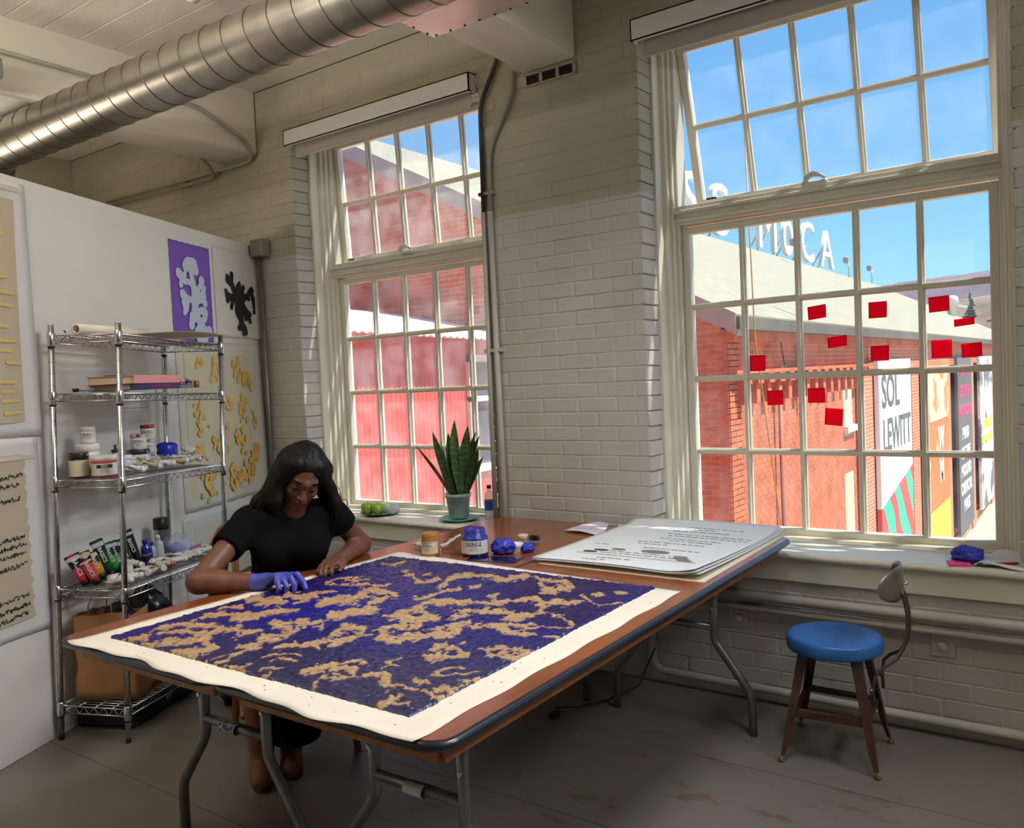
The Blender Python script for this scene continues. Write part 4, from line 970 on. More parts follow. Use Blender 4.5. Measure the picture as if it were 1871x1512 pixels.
# --- second shelf: books and small things
Z4 = 1.4965
def book(label, su, sv, z, L, D, T, cover, pages, rot, group, text=None, tm=None):
    b = thing('book', label, 'book', SHW(su,sv,z), axes_rot(Matrix.Rotation(rot,3,'Z') @ SU, (0,0,1)), group)
    c = MB(); c.span((-L/2,-D/2,0),(L/2,D/2,.0028)); c.span((-L/2,-D/2,T-.0028),(L/2,D/2,T)); c.span((-L/2,-D/2-.001,0),(L/2,-D/2+.004,T)); c.build('cover', cover, b)
    MB().span((-L/2+.005,-D/2+.003,.0028),(L/2-.005,D/2-.006,T-.0028)).build('pages', pages, b)
    if text: lettering(text, T*.5, tm, b, (.03,-D/2-.0014,T/2), (math.pi/2,0,0), .0002, .0003)
    return b
M_pages = mat('book_pages', C(206,190,160), rough=.8, var=.08, vscale=5, stretch=(1,1,90))
book('thick dark blue book at the bottom of the book pile', .29,.195,Z4, .34,.22,.026, mat('cover_navy', C(52,40,96), rough=.4), M_pages, -.05, 'pile of books', 'ALL THE WHAT I MEAN', mat('spine_red', C(196,40,66), rough=.5))
book('thick pink book on top of the book pile', .285,.195,Z4+.027, .36,.23,.036, mat('cover_pink', C(232,150,152), rough=.4), M_pages, .04, 'pile of books')
book('tall bright blue book behind the pink one', .43,.042,Z4, .27,.055,.072, mat('cover_blue', C(50,60,150), rough=.3), M_pages, .12, 'pile of books')
bl = thing('twine_ball', 'ball of grey twine on the second shelf', 'twine', SHW(.66,.14,Z4))
b = MB(); b.lathe([(.004+.036*math.sin(a), .034-.034*math.cos(a)) for a in np.linspace(.05,3.09,14)], 20); b.build('core', mat('twine', C(150,142,126), rough=.9, var=.2, vscale=60, bump=.6, bscale=120), bl)
for k in range(14):
    a = random.Random(k).uniform(0,3.14); t_ = random.Random(k+50).uniform(-.9,.9)
    pts = []
    for q in np.linspace(0,6.2,16):
        v_ = Vector((math.cos(q), math.sin(q)*math.cos(t_), math.sin(q)*math.sin(t_)))*.0385; v_ = Matrix.Rotation(a,3,'Z') @ v_; pts.append((v_.x,v_.y,v_.z*.92+.035))
    MB().tube(pts, .0016, 5, closed=True).build('strand', MATS['twine'], bl)
def small_pot(label, su, sv, z, r, h, col, lidc, name='small_pot', group='little pots on the second shelf', clear=False):
    t = thing(name, label, 'pot', SHW(su,sv,z), (0,0,0), group)
    MB().lathe([(r*.94,0),(r,.002),(r,h*.74),(r*.96,h*.76)], 18).build('body', mat('pot_'+col[0], col[1], rough=.2, coat=.4), t)
    MB().lathe([(r*1.03,h*.74),(r*1.03,h*.97),(r*.97,h)], 18).build('lid', mat('potlid_'+lidc[0], lidc[1], rough=.3), t)
    return t
small_pot('little red pot with a clear lid on the second shelf', .60,.225,Z4,.019,.040,('red',C(176,24,40)),('clear',C(206,190,186)))
small_pot('little blue pot right of the red one', .66,.225,Z4,.017,.036,('blue',C(70,80,150)),('dark',C(60,56,70)))
small_pot('little orange pot right of the blue one', .70,.21,Z4,.015,.034,('orange',C(206,110,80)),('pale',C(200,190,180)))
small_pot('little rust brown pot near the post on the second shelf', .735,.225,Z4,.014,.038,('rust',C(150,90,70)),('tan',C(190,160,120)))
small_pot('little pale clear pot at the right end of the second shelf', .755,.17,Z4,.016,.052,('clear',C(190,182,178)),('white',C(222,220,216)))
gd = thing('foil_packet', 'shiny foil packet next to the twine ball', 'packet', SHW(.565,.20,Z4), axes_rot(SU,(0,0,1)))
MB().grid(lambda a, b: (-.03+.06*a, -.03+.06*b, .006+.016*math.sin(a*3.1)*math.sin(b*3.1)), 8, 8, thick=.001).build('foil', M_chrome, gd)
fb = thing('flat_box', 'flat grey box lying on the second shelf', 'box', SHW(.56,.255,Z4), axes_rot(SU,(0,0,1)))
MB().box((0,0,.006),(.11,.05,.012), ch=.002).build('box', mat('box_grey', C(120,118,124), rough=.5), fb); MB().box((0,0,.0125),(.112,.052,.003), ch=.001).build('lid', mat('box_lid', C(160,158,160), rough=.5), fb)
mk = thing('black_marker', 'short black pen lying at the left end of the second shelf', 'pen', SHW(.03,.10,Z4+.008), axes_rot(SU+SV*.4,(0,0,1)))
MB().tube([(0,0,0),(.07,0,0)], .007, 10).build('barrel', mat('pen_grey', C(150,150,156), rough=.4), mk); MB().tube([(-.02,0,0),(.002,0,0)], .0085, 10).build('cap', M_black, mk)
# --- third shelf: paint jars and tubes
Z3 = 1.1265
GJ = 'paint jars on the third shelf'
def sjar(label, su, sv, r, h, body, lidm, z=Z3, text='GOLDEN', dr=0, **k):
    p = SHW(su,sv,z); return jar('paint_jar', label, p, r, h, body, lidm, GJ, text, CAMROT(p.x,p.y)+dr, **k)
M_lidw = mat('lid_white', C(226,222,214), rough=.4, var=.05, vscale=30); M_lidk = mat('lid_dark', C(44,44,50), rough=.4, col2=C(190,186,180), vscale=60, thr=(.58,.62))
M_lidr = mat('lid_smeared', C(206,196,190), rough=.4, col2=C(150,40,60), vscale=40, thr=(.5,.56))
sjar('black paint jar with cream label on the third shelf', .06,.075,.041,.108,('black',C(18,16,20)),mat('lid_blk',C(40,38,40),rough=.35,col2=C(200,196,190),vscale=40,thr=(.6,.64)), text=None, labm=mat('label_cream',C(214,206,180),rough=.5,var=.05,vscale=20), lab=(.06,.70))
sjar('red paint tub with white lid on the third shelf', .06,.20,.052,.092,('red',C(196,52,72)),M_lidw, text='GO', labm=M_lab, lab=(.10,.66), neck=.97)
sjar('big white jar behind the black one on the third shelf', .15,.05,.050,.140,('white',C(224,222,216)),M_lidw, text=None, labm=mat('label_bluecorner',C(218,216,210),rough=.5,col2=C(60,80,120),vscale=9,thr=(.60,.61)))
sjar('small white jar on top of the big white jar', .15,.05,.032,.072,('white',C(224,222,216)),M_lidw, z=Z3+.141, text='GOLDEN')
sjar('low white tub behind the red one', .17,.15,.048,.086,('white',C(224,222,216)),mat('lid_cloth',C(200,196,190),rough=.8,bump=.5,bscale=60,var=.1,vscale=20), text=None)
sjar('clear blue tinted tub left of the front post', .215,.19,.030,.078,('ice',C(170,190,220)),M_lidw, text=None)
bb = thing('blue_bottle', 'blue squeeze bottle standing behind the front shelf post', 'bottle', SHW(.27,.10,Z3)); MB().lathe([(.02,0),(.022,.004),(.022,.07),(.012,.085),(.012,.09)], 16).build('body', mat('bottle_ice', C(170,186,214), rough=.2), bb); MB().lathe([(.018,.09),(.018,.10),(.006,.102),(.005,.122),(.003,.124)], 14).build('nozzle', mat('nozzle_black', C(30,30,36), rough=.4), bb)
sjar('small white jar right of the front shelf post', .29,.165,.020,.062,('white',C(224,222,216)),M_lidw, text='GOLD')
sjar('wide dark lidded jar under a smaller jar on the third shelf', .40,.125,.050,.088,('grey',C(200,202,206)),M_lidk, text='GOLDEN')
sjar('white jar with spattered lid standing on the wide dark lidded jar', .40,.125,.036,.074,('white',C(224,222,216)),M_lidr, z=Z3+.0885)
sjar('bottom jar with violet lid in the tower of three', .485,.115,.031,.062,('white',C(224,222,216)),mat('lid_violet',C(150,130,190),rough=.4))
sjar('middle jar in the tower of three', .485,.115,.030,.066,('white',C(224,222,216)),M_lidr, z=Z3+.0625)
sjar('top jar with red stained lid in the tower of three', .485,.115,.033,.072,('white',C(224,222,216)),mat('lid_redblack',C(60,30,44),rough=.4,col2=C(196,60,66),vscale=30,thr=(.45,.5)), z=Z3+.129)
sjar('wide jar with crumpled blue plastic over its lid', .57,.16,.043,.058,('grey',C(200,202,206)),None, lab=(.10,.85))
bc = thing('blue_wrap', 'crumpled blue plastic wrap on top of the wide jar', 'plastic wrap', SHW(.57,.16,Z3+.0585))
crp = MB(); crp.lathe([(.046,-.012),(.047,.004),(.046,.030),(.040,.040),(.020,.046),(.001,.043)], 26, close=False)
crp.v = [(x*(1+.10*math.sin(13*math.atan2(y,x)+z*90)), y*(1+.10*math.sin(11*math.atan2(y,x)+z*120)), z+.004*math.sin(9*math.atan2(y,x))) for x, y, z in crp.v]; crp.build('wrap', mat('wrap_blue', C(36,48,176), rough=.3), bc)
# loose squeezed tubes, lying in a row
TG3 = 'squeezed tubes lying on the third shelf'; M_tt = mat('tube_tan', C(196,170,140), rough=.5, var=.12, vscale=20)
adj = ['crumpled','flat','rolled up','half empty','creased','twisted','folded','slim','stubby','smeared','fat','bent']
t3 = [(.20,.27,2.6,'leftmost, against the front post'),(.27,.245,.5,'with a red smear, left of centre'),(.335,.26,2.9,'lying left of the wide dark jar'),(.39,.235,.9,'in front of the wide dark jar'),(.45,.255,2.4,'in front of the tower of jars'),(.51,.225,.4,'right of the tower of jars'),(.56,.255,2.7,'in front of the blue wrapped jar'),(.62,.24,-.2,'right of the blue wrapped jar'),(.68,.25,2.2,'with its cap toward the window'),(.735,.235,.7,'rightmost, near the far post')]
for k, (a_, b_, rz, wh) in enumerate(t3):
    p = SHW(a_,b_,Z3+.016)
    paint_tube('%s white tube on the third shelf, %s' % (adj[k], wh), p, (RS.uniform(-.3,.3),RS.uniform(-.35,.02),PANG+rz), RS.uniform(.085,.115), .0145, .028, [M_tubew,M_tubew,M_tt,M_tubep][k % 4], M_capw, TG3, 'GOLDEN' if k % 2 == 0 else None, crumple=.004, seed=k+20, bend=RS.uniform(-.01,.01))
bx = thing('upright_tube_box', 'flattened white tube leaning upright among the loose tubes', 'paint tube', SHW(.66,.19,Z3+.004), axes_rot(SU*.7+Vector((0,0,.7)), camdir(SHW(.66,.19,1.15))), TG3)
tube_mesh(.10,.006,.03,0,.002,4).build('body', M_tubew, bx); lettering('GOLDEN', .018, M_blk, bx, (.055,0,.006), (0,0,math.pi/2), .0002, .0004); MB().tube([(-.016,0,0),(0,0,0)], .010, 10).build('cap', M_capw, bx)
# --- fourth shelf: upright colour tubes, bottles, loose tubes
Z2 = .6565
TG2 = 'colour tubes propped on the fourth shelf'
def upright(label, su, sv, L, col, tilt, group=TG2, w=.027, text='BASICS', band=(.52,.80), tm=None, lean=.35, r=.020):
    p = SHW(su,sv,Z2+.024)
    X = Vector((0,0,1))*math.cos(tilt)-SU*math.sin(tilt)-SV*lean*.35
    body = mat('tube_'+col[0], col[1], rough=.28, coat=.4)
    return paint_tube(label, p+X.normalized()*0.002, axes_rot(X, camdir(p)), L, r, w, body, M_black, group, text, tm or mat('tube_text', C(225,222,216), rough=.5), [(band[0],band[1],mat('tube_label_dark', C(26,26,30), rough=.4)),(band[1],.93,mat('tube_label_silver', C(186,196,206), rough=.3))], cap=.026, crimp=M_black)
upright('bright pink red colour tube leaning at the left end', .055,.085,.125,('pinkred',C(232,52,82)),.38, w=.031, text='BASICS')
upright('red tube with white lettering in front of the pink one', .075,.125,.10,('red',C(214,70,74)),.45, w=.028, text='BASICS', band=(.80,.86))
upright('slim magenta tube behind the red one', .095,.06,.09,('magenta',C(200,36,110)),.40, w=.018, r=.014, text=None)
upright('golden yellow colour tube', .130,.075,.118,('yellow',C(238,168,34)),.33, w=.025)
upright('ochre colour tube right of the yellow one', .170,.080,.108,('ochre',C(206,142,34)),.35, w=.022)
upright('tall dark green colour tube', .225,.085,.158,('darkgreen',C(22,74,40)),.36, w=.028, band=(.60,.80))
upright('bright green colour tube', .265,.09,.132,('green',C(34,150,70)),.36, w=.024)
upright('teal green colour tube', .305,.085,.130,('teal',C(40,120,116)),.34, w=.024)
upright('dark brown colour tube behind the front post', .350,.10,.135,('brown',C(62,46,40)),.36, w=.024)
upright('tall black colour tube leaning right of the front post', .410,.10,.165,('inkblack',C(24,24,28)),.33, w=.027, band=(.55,.85))
def bottle(label, su, sv, z, r, h, bodym, capm, name='paint_bottle', cat='bottle', tilt=.15, labelm=None, txt=None):
    p = SHW(su,sv,z); X = Vector((0,0,1))*math.cos(tilt)-SU*math.sin(tilt)
    t = thing(name, label, cat, p, axes_rot(Vector((1,0,0)), X), 'bottles on the fourth shelf')
    t.rotation_euler = Matrix.Rotation(-tilt,3,SV.cross(Vector((0,0,1))).cross(Vector((0,0,1)))).to_euler() if False else Matrix.Rotation(tilt,3,Vector((0,0,1)).cross(-SU)).to_euler()
    MB().lathe([(r*.9,.002),(r,.006),(r,h*.62),(r*.9,h*.70),(r*.42,h*.80),(r*.42,h*.84)], 20).build('body', bodym, t)
    MB().lathe([(r*.5,h*.83),(r*.5,h*.98),(r*.44,h)], 16).build('cap', capm, t)
    if labelm:
        a0 = CAMROT(p.x,p.y); L = MB().grid(lambda a, b: (r*1.01*math.cos(a0+(a-.5)*2.2), r*1.01*math.sin(a0+(a-.5)*2.2), h*(.12+.4*b)), 12, 1).build('label', labelm, t)
        if txt: lettering(txt, h*.09, mat('tube_text', C(225,222,216)), L, (0,0,h*.42), (0,0,a0), .0002, wrap=r*1.02)
    return t
bottle('deep blue paint bottle with dark label', .465,.115,Z2,.026,.125,mat('bottle_blue',C(44,40,150),rough=.2,coat=.4),mat('cap_blue',C(52,50,140),rough=.35), labelm=mat('label_violet',C(44,30,84),rough=.4), txt='LIQUITEX')
bottle('small clear bottle right of the blue one', .525,.105,Z2,.017,.098,mat('bottle_clear',C(176,190,196),rough=.15),mat('cap_dark',C(50,60,80),rough=.4))
bottle('taller clear bottle with white cap and red oval label', .565,.115,Z2,.021,.125,mat('bottle_clear2',C(186,194,204),rough=.15),M_capw, labelm=mat('label_red',C(205,200,204),rough=.5,col2=C(190,60,80),vscale=30,thr=(.62,.66)))
tu = thing('steel_tumbler', 'steel travel tumbler with black lid at the right of the fourth shelf', 'tumbler', SHW(.655,.065,Z2))
MB().lathe([(.030,0),(.033,.004),(.036,.135),(.036,.14)], 24).build('cup', mat('brushed_steel', C(176,174,170), rough=.28, metal=1), tu); MB().lathe([(.0375,.135),(.0385,.14),(.0385,.185),(.034,.192)], 24).build('lid', M_black, tu)
bg_ = thing('plastic_bag', 'clear plastic bag with a blue lump inside on the fourth shelf', 'bag', SHW(.63,.16,Z2))
M_film = mat('clear_film', C(205,210,235), rough=.12, alpha=.42, spec=.8)
def bagmesh(rx, ry, rz, seed):
    b = MB(); nu, nv = 30, 16
    A = np.array([[(math.cos(2*math.pi*i/nu)*math.sin(math.pi*j/nv), math.sin(2*math.pi*i/nu)*math.sin(math.pi*j/nv), math.cos(math.pi*j/nv)) for j in range(nv+1)] for i in range(nu+1)]).reshape(-1,3)
    k = .75+.5*(1-np.abs(2*vnoise(A,2.6,seed)-1))*.5+.2*vnoise(A,5,seed+1); Q = A*k[:,None]*[rx,ry,rz]; Q[:,2] = np.maximum(Q[:,2]+rz*.8,.001)
    b.grid(lambda u, v: tuple(Q[int(round(u*nu))*(nv+1)+int(round(v*nv))]), nu, nv); return b
bagmesh(.075,.06,.062,31).build('film', M_film, bg_); bagmesh(.042,.035,.038,33).build('blue_lump', mat('lump_blue', C(60,64,170), rough=.6), bg_)
zb = thing('zip_bag', 'flat clear zip bag with a pink seal beside the plastic bag', 'bag', SHW(.735,.165,Z2), axes_rot(SU,(0,0,1)), None)
bagmesh(.07,.05,.022,36).build('film', M_film, zb); MB().tube([(-.06,-.045,.03),(.0,-.05,.036),(.06,-.04,.03)], .004, 6).build('zip_seal', mat('zip_pink', C(206,60,150), rough=.4), zb)
TG4 = 'squeezed tubes lying on the fourth shelf'
t4 = [(.03,.235,.5,'red tipped, at the front left corner'),(.075,.285,2.7,'beside the front left corner'),(.12,.225,.3,'left of the front post'),(.165,.27,2.5,'half hidden by the front post'),(.20,.215,.8,'just behind the front post'),(.235,.28,.25,'large with black lettering, right of the front post'),(.285,.235,2.8,'with crimson paint smears'),(.325,.285,.9,'lying crosswise at the front edge'),(.36,.215,.2,'in the middle, behind the crosswise one'),(.41,.265,2.6,'orange capped, at the middle of the front edge'),(.45,.225,.6,'cream, behind the white caps'),(.50,.275,2.9,'first of the row of white caps'),(.555,.26,2.8,'second of the row of white caps'),(.61,.28,3.0,'third of the row of white caps'),(.665,.26,2.7,'fourth of the row of white caps'),(.72,.275,2.9,'last of the row of white caps'),(.30,.18,1.5,'lying behind the smeared tubes'),(.40,.175,.4,'lying below the black tube'),(.765,.235,1.2,'upright against the far post')]
for k, (a_, b_, rz, wh) in enumerate(t4):
    p = SHW(a_,b_,Z2+.0165+(.02 if k in (8,16) else 0))
    paint_tube('%s pale tube on the fourth shelf, %s' % (adj[(k*5) % 12], wh), p, (RS.uniform(-.3,.3),RS.uniform(-.3,.0),PANG+rz), RS.uniform(.085,.12), .0145, .027, [M_tubew,M_tubep,M_tubew,M_tubew][k % 4], M_capw if k != 9 else mat('cap_orange', C(190,110,80), rough=.4), TG4, 'GOLDEN' if k in (5,8,12) else None, crumple=.004, seed=k+60, bend=RS.uniform(-.012,.012), cap=.024)
# --- bottom shelf: brown paper bags
M_kraft = mat('kraft_paper', C(172,124,80), rough=.8, var=.1, vscale=7, bump=.25, bscale=14)
M_kraft2 = mat('kraft_light', C(196,160,120), rough=.8, var=.08, vscale=6, bump=.3, bscale=14)
def paper_bag(label, su, sv, w, d, h, m, rz, seed, handle=True, mark=False):
    t = thing('paper_bag', label, 'bag', SHW(su,sv,LEV[0]+.005), (0,0,PANG+rz), 'brown paper bags')
    n = 14; vs = []; k = 10
    per = []
    for (x0,y0,x1,y1) in ((-w/2,-d/2,w/2,-d/2),(w/2,-d/2,w/2,d/2),(w/2,d/2,-w/2,d/2),(-w/2,d/2,-w/2,-d/2)):
        for i in range(n): per.append((x0+(x1-x0)*i/n, y0+(y1-y0)*i/n))
    P = np.array([(x, y, h*j/k) for j in range(k+1) for x, y in per]); nz = fbm(P, 14, seed, 3)-.5
    L = len(per)
    for q, (x, y, z) in enumerate(P):
        s_ = 1+nz[q]*.16+ (.03*z/h); pin = 1-.16*(z/h)*(abs(x) > w*.48)
        vs.append((x*s_*pin, y*s_, z+nz[q]*.05*(z/h)))
    fs = [(j*L+i, j*L+(i+1) % L, (j+1)*L+(i+1) % L, (j+1)*L+i) for j in range(k) for i in range(L)]
    b = MB().add(vs, fs, True); b.f.append(tuple(range(L))[::-1]); b.sm.append(False); b.build('bag_body', m, t)
    if handle:
        for sy in (-1,1):
            MB().tube([(-w*.22,sy*d*.48,h*.93),(-w*.22,sy*d*.5,h*1.12),(-w*.12,sy*d*.5,h*1.27),(w*.05,sy*d*.5,h*1.28),(w*.14,sy*d*.5,h*1.15),(w*.15,sy*d*.48,h*.93)], .003, 6).build('handle', m, t)
    if mark:
        a = MB().tube([(.045*math.cos(q),-d*.53,h*.62+.045*math.sin(q)) for q in np.linspace(0,6.28,25)[:-1]], .0012, 4, closed=True); a.build('round_mark', mat('kraft_mark', C(140,96,60), rough=.8), t)
    return t
paper_bag('large brown paper bag with a faint round mark at the front', .14,.17,.28,.15,.37,M_kraft,-math.pi/2+.15,3,True,True)
paper_bag('paler crumpled paper bag behind the large one', .37,.18,.22,.24,.31,M_kraft2,-.1,7,False)
for su, sv, r, sd, lb in ((.19,.16,.085,41,'black plastic bag stuffed into the large paper bag'),(.38,.17,.10,43,'black plastic bag bulging from the paler paper bag')):
    g_ = thing('black_bag', lb, 'bag', SHW(su,sv,LEV[0]+.22)); bagmesh(r,r*.9,r*1.1,sd).build('film', mat('bag_black', C(14,14,16), rough=.3), g_); MB().tube([(0,0,r*1.7),(.015,.01,r*1.95),(.03,-.01,r*2.05)], [.022,.012,.02], 8).build('knot', MATS['bag_black'], g_)
# --- on the floor: black flat case under the shelf, dark suitcase at its right end
cs = thing('flat_case', 'black flat case pushed under the wire shelving', 'case', SHW(.42,.13,0), (0,0,PANG))
MB().box((0,0,.055),(.62,.30,.09), ch=.015).build('shell', mat('case_black', C(18,20,26), rough=.35), cs); MB().box((-.06,-.152,.06),(.045,.008,.03), ch=.003).build('latch', mat('latch_grey', C(130,134,140), rough=.3, metal=1), cs); MB().box((.12,-.152,.06),(.045,.008,.03), ch=.003).build('latch', MATS['latch_grey'], cs); MB().tube([(-.02,-.155,.06),(.0,-.17,.06),(.06,-.17,.06),(.08,-.155,.06)], .006, 6).build('handle', M_black, cs)
sc_ = thing('dark_suitcase', 'dark teal black suitcase behind the seated woman', 'suitcase', (-3.40,-1.05,0), (0,0,PANG+.1))
M_case = mat('case_teal', C(22,30,36), rough=.4, bump=.1, bscale=50)
MB().box((0,0,.30),(.46,.26,.56), ch=.05).build('shell', M_case, sc_); MB().box((0,.0,.30),(.47,.012,.57), ch=.005).build('zip_band', M_black, sc_)
MB().tube([(-.1,-.05,.585),(-.1,-.05,.61),(.1,-.05,.61),(.1,-.05,.585)], .009, 8).build('handle', M_black, sc_); MB().box((-.10,-.132,.46),(.04,.004,.012)).build('badge', M_chrome, sc_)
for x in (-.17,.17): MB().tube([(x,-.08,.02),(x,.08,.02)], .02, 12).build('wheel', M_black, sc_)

# ------------------------------------------------------------------ prints pinned to the partition
def print_sheet(name, label, s0, s1, z0, z1, m, cat='print', lift=.004, curl=0, ragged=0, skew=0):
    t = thing(name, label, cat, PW((s0+s1)/2,lift,z0), (0,0,PANG))
    # local x along the wall, local -y out into the room
    w, h = s1-s0, z1-z0
    def f(a, b):
        rg = ragged*(math.sin(b*57)+math.sin(b*91+1))*.5*(a < .01 or a > .99)+ragged*math.sin(a*61)*.0
        return (-w/2+w*a+rg+skew*b, -curl*(max(0,a-.7)/.3)**2*(.4+.6*(1-b))-.004*math.sin(a*6)*(1-b), h*b+ragged*.6*math.sin(a*43)*(b < .01 or b > .99))
    MB().grid(f, 24, 28, thick=.0007).build('sheet', m, t); return t, w, h
def blobs(t, name, strokes, m, y0=-.006, n=10, seed=0):
    """flat cut-paper shape from overlapping rounded strokes: (x,z,r) chains"""
    b = MB(); k = 0
    for ch in strokes:
        for (x0,z0,r0), (x1,z1,r1) in zip(ch, ch[1:]):
            dx, dz = x1-x0, z1-z0; a0 = math.atan2(dz,dx); pts = []
            for i in range(n+1): a = a0+math.pi/2+math.pi*i/n; pts.append((x0+r0*math.cos(a), z0+r0*math.sin(a)))
            for i in range(n+1): a = a0-math.pi/2+math.pi*i/n; pts.append((x1+r1*math.cos(a), z1+r1*math.sin(a)))
            k += 1; yy = y0-.00003*k
            b.add([(p[0], yy, p[1]) for p in pts], [tuple(range(len(pts)))])
    return b.build(name, m, t)
t, w, h = print_sheet('purple_print', 'purple print with a pale blue branching shape above the shelving', 1.20,1.60,1.752,2.318, mat('print_purple', C(122,84,186), rough=.7, var=.03, vscale=5), ragged=.003)
def traced(rows, cx, kx, z1, kz, kr):
    return [[((float(a)-cx)*kx, (z1-float(b))*kz, float(c)*kr) for a, b, c in (q.split(',') for q in r_.split())] for r_ in rows.split(';')]
PURPLE = "135,165,20 150,150,22 185,150,22 197,178,17; 165,170,14 170,215,13 178,260,16 180,330,20 176,395,20 205,430,16 235,470,14; 178,260,12 150,240,10 120,240,10 100,215,16 88,205,17; 120,240,8 125,205,10; 100,240,8 98,258,12; 178,280,12 205,270,10 225,245,12 230,225,17; 205,300,10 235,290,12 243,262,13; 200,330,10 225,320,9 245,335,15; 225,320,9 240,300,14; 165,330,12 135,320,9 105,305,17; 135,330,9 112,345,16; 135,340,9 118,375,15 110,392,10; 165,390,12 152,410,11 150,450,17; 150,400,9 165,430,9; 205,380,12 225,370,12 240,385,19; 215,430,12 240,410,12 238,395,16; 190,490,24 205,470,22 235,485,18 262,478,20; 200,505,24 235,505,18"
BLACK = "405,420,30 412,330,30 408,300,20; 395,350,16 380,320,12 370,285,13 362,255,12; 365,270,9 345,245,11; 368,262,9 370,225,11; 360,280,8 342,262,9; 385,360,14 355,350,12 338,345,12; 345,345,8 332,322,9; 350,360,9 338,372,10; 365,380,10 358,408,9; 412,300,12 412,268,9; 425,310,10 435,285,9; 430,350,14 455,330,9 470,305,10 486,292,13; 480,310,10 492,345,13 495,385,13 503,405,12 492,418,9; 455,335,8 465,345,8; 430,400,14 450,420,9 468,435,9; 455,440,8 465,475,8; 440,430,9 442,462,8; 408,430,20 412,480,15 408,505,11 396,518,10; 412,490,10 432,512,9 436,540,10; 410,510,8 424,548,9"
blobs(t, 'pale_shape', traced(PURPLE,172,.001569,540,.001155,.00172), mat('print_paleblue', C(196,206,226), rough=.7))
t, w, h = print_sheet('black_print', 'white print with a black branching cut-out near the corner', 1.64,2.15,1.80,2.345, mat('print_offwhite', C(218,214,206), rough=.8), curl=.02)
blobs(t, 'black_shape', traced(BLACK,398,.00208,575,.001124,.00185), mat('print_black', C(26,24,24), rough=.7))
t, w, h = print_sheet('gold_print', 'pale print with loose gold leaf patches behind the far shelf post', 1.20,2.12,.80,1.765, mat('print_cream', C(208,206,192), rough=.8, var=.03, vscale=3), curl=.03, ragged=.004)
MB().grid(lambda a, b: (-.39+.76*a+.006*math.sin(b*50)*(a in (0,1)), -.0025, .07+.82*b+.005*math.sin(a*47)*(b in (0,1))), 20, 20).build('tinted_field', mat('field_beige', C(206,200,172), rough=.8, var=.04, vscale=4), t)
rr = random.Random(12); gs_ = []
for (x, z, n_, sp_) in ((-.24,.83,2,.02),(-.06,.79,5,.05),(.18,.80,3,.04),(.27,.74,5,.05),(.22,.56,6,.05),(.0,.60,6,.05),(-.27,.53,4,.04),(-.29,.33,4,.03),(-.05,.37,8,.07),(.17,.38,5,.04),(.36,.30,3,.02),(.34,.47,2,.02),(.33,.24,4,.03),(.25,.17,5,.05),(.05,.17,5,.05),(-.24,.13,8,.05),(.13,.14,3,.03)):
    for k in range(n_*4):
        a, b2 = x+rr.gauss(0,sp_*.75), z+rr.gauss(0,sp_*.85); r_ = rr.uniform(.007,.020)
        gs_.append([(a,b2,r_),(a+rr.uniform(-.018,.018), b2+rr.uniform(-.02,.02), r_*rr.uniform(.5,1.1))])
tag(blobs(t, 'gold_patches', gs_, mat('gold_leaf', C(222,178,96), rough=.45, var=.14, vscale=30, bump=.2, bscale=90), -.0065, 7), kind='stuff')
t, w, h = print_sheet('rust_print', 'print with a rust red arch, low on the partition behind the woman', 1.17,1.98,.20,.772, mat('print_grey_white', C(206,206,204), rough=.8), curl=.02)
MB().grid(lambda a, b: (-.30+.62*a, -.0022, .05+.47*b+.004*math.sin(a*40)*(b in (0,1))), 14, 14).build('tinted_field', mat('field_grey', C(206,200,188), rough=.8), t)
blobs(t, 'rust_arch', [[(-.20,.30,.022),(-.14,.38,.022),(-.06,.445,.024),(.04,.47,.024),(.14,.45,.024),(.22,.38,.022),(.27,.29,.020)],[(.0,.52,.004),(.01,.40,.010),(.0,.25,.012)],[(.0,.46,.012),(.05,.36,.012),(.10,.25,.012)],[(-.27,.34,.02),(-.24,.28,.022)],[(.18,.50,.016),(.21,.48,.016)]], mat('rust_paint', C(166,92,74), rough=.7, var=.2, vscale=12))
t, w, h = print_sheet('yellow_stroke_print', 'large torn-edged beige print with yellow strokes at the upper left', -.75,.175,1.32,2.385, mat('poster_white', C(214,210,208), rough=.8), curl=.012, skew=-.0)
MB().grid(lambda a, b: (-.45+.865*a+(.007*math.sin(b*70)+.006*math.sin(b*131))*(a == 1), -.003, .06+.93*b), 20, 60).build('beige_field', mat('field_tan', C(192,176,152), rough=.85, var=.04, vscale=8, bump=.1, bscale=60), t)
rr = random.Random(4)
blobs(t, 'yellow_strokes', [[(x,z,.008),(x+rr.uniform(.05,.09),z+rr.uniform(-.006,.006),.006)] for z in (.10,.15,.19,.23,.31,.36,.40,.46,.55,.60,.66,.78,.84) for x in (rr.uniform(-.3,-.2), rr.uniform(.0,.12), rr.uniform(.25,.31))], mat('yellow_paint', C(216,188,118), rough=.7), -.0065, 6)
MB().span((-.2,-.006,1.025),(.43,-.003,1.045)).build('tape', mat('tape_cream', C(206,196,176), rough=.6), t)
t, w, h = print_sheet('script_print', 'torn-edged beige print covered in rows of black script at the lower left', -.75,.15,.49,1.315, mat('poster_white', C(214,210,208)), curl=.010)
MB().grid(lambda a, b: (-.45+.82*a+(.006*math.sin(b*61)+.005*math.sin(b*117))*(a == 1), -.003, .068+.69*b), 20, 50).build('beige_field', MATS['field_tan'], t)
rr = random.Random(6)
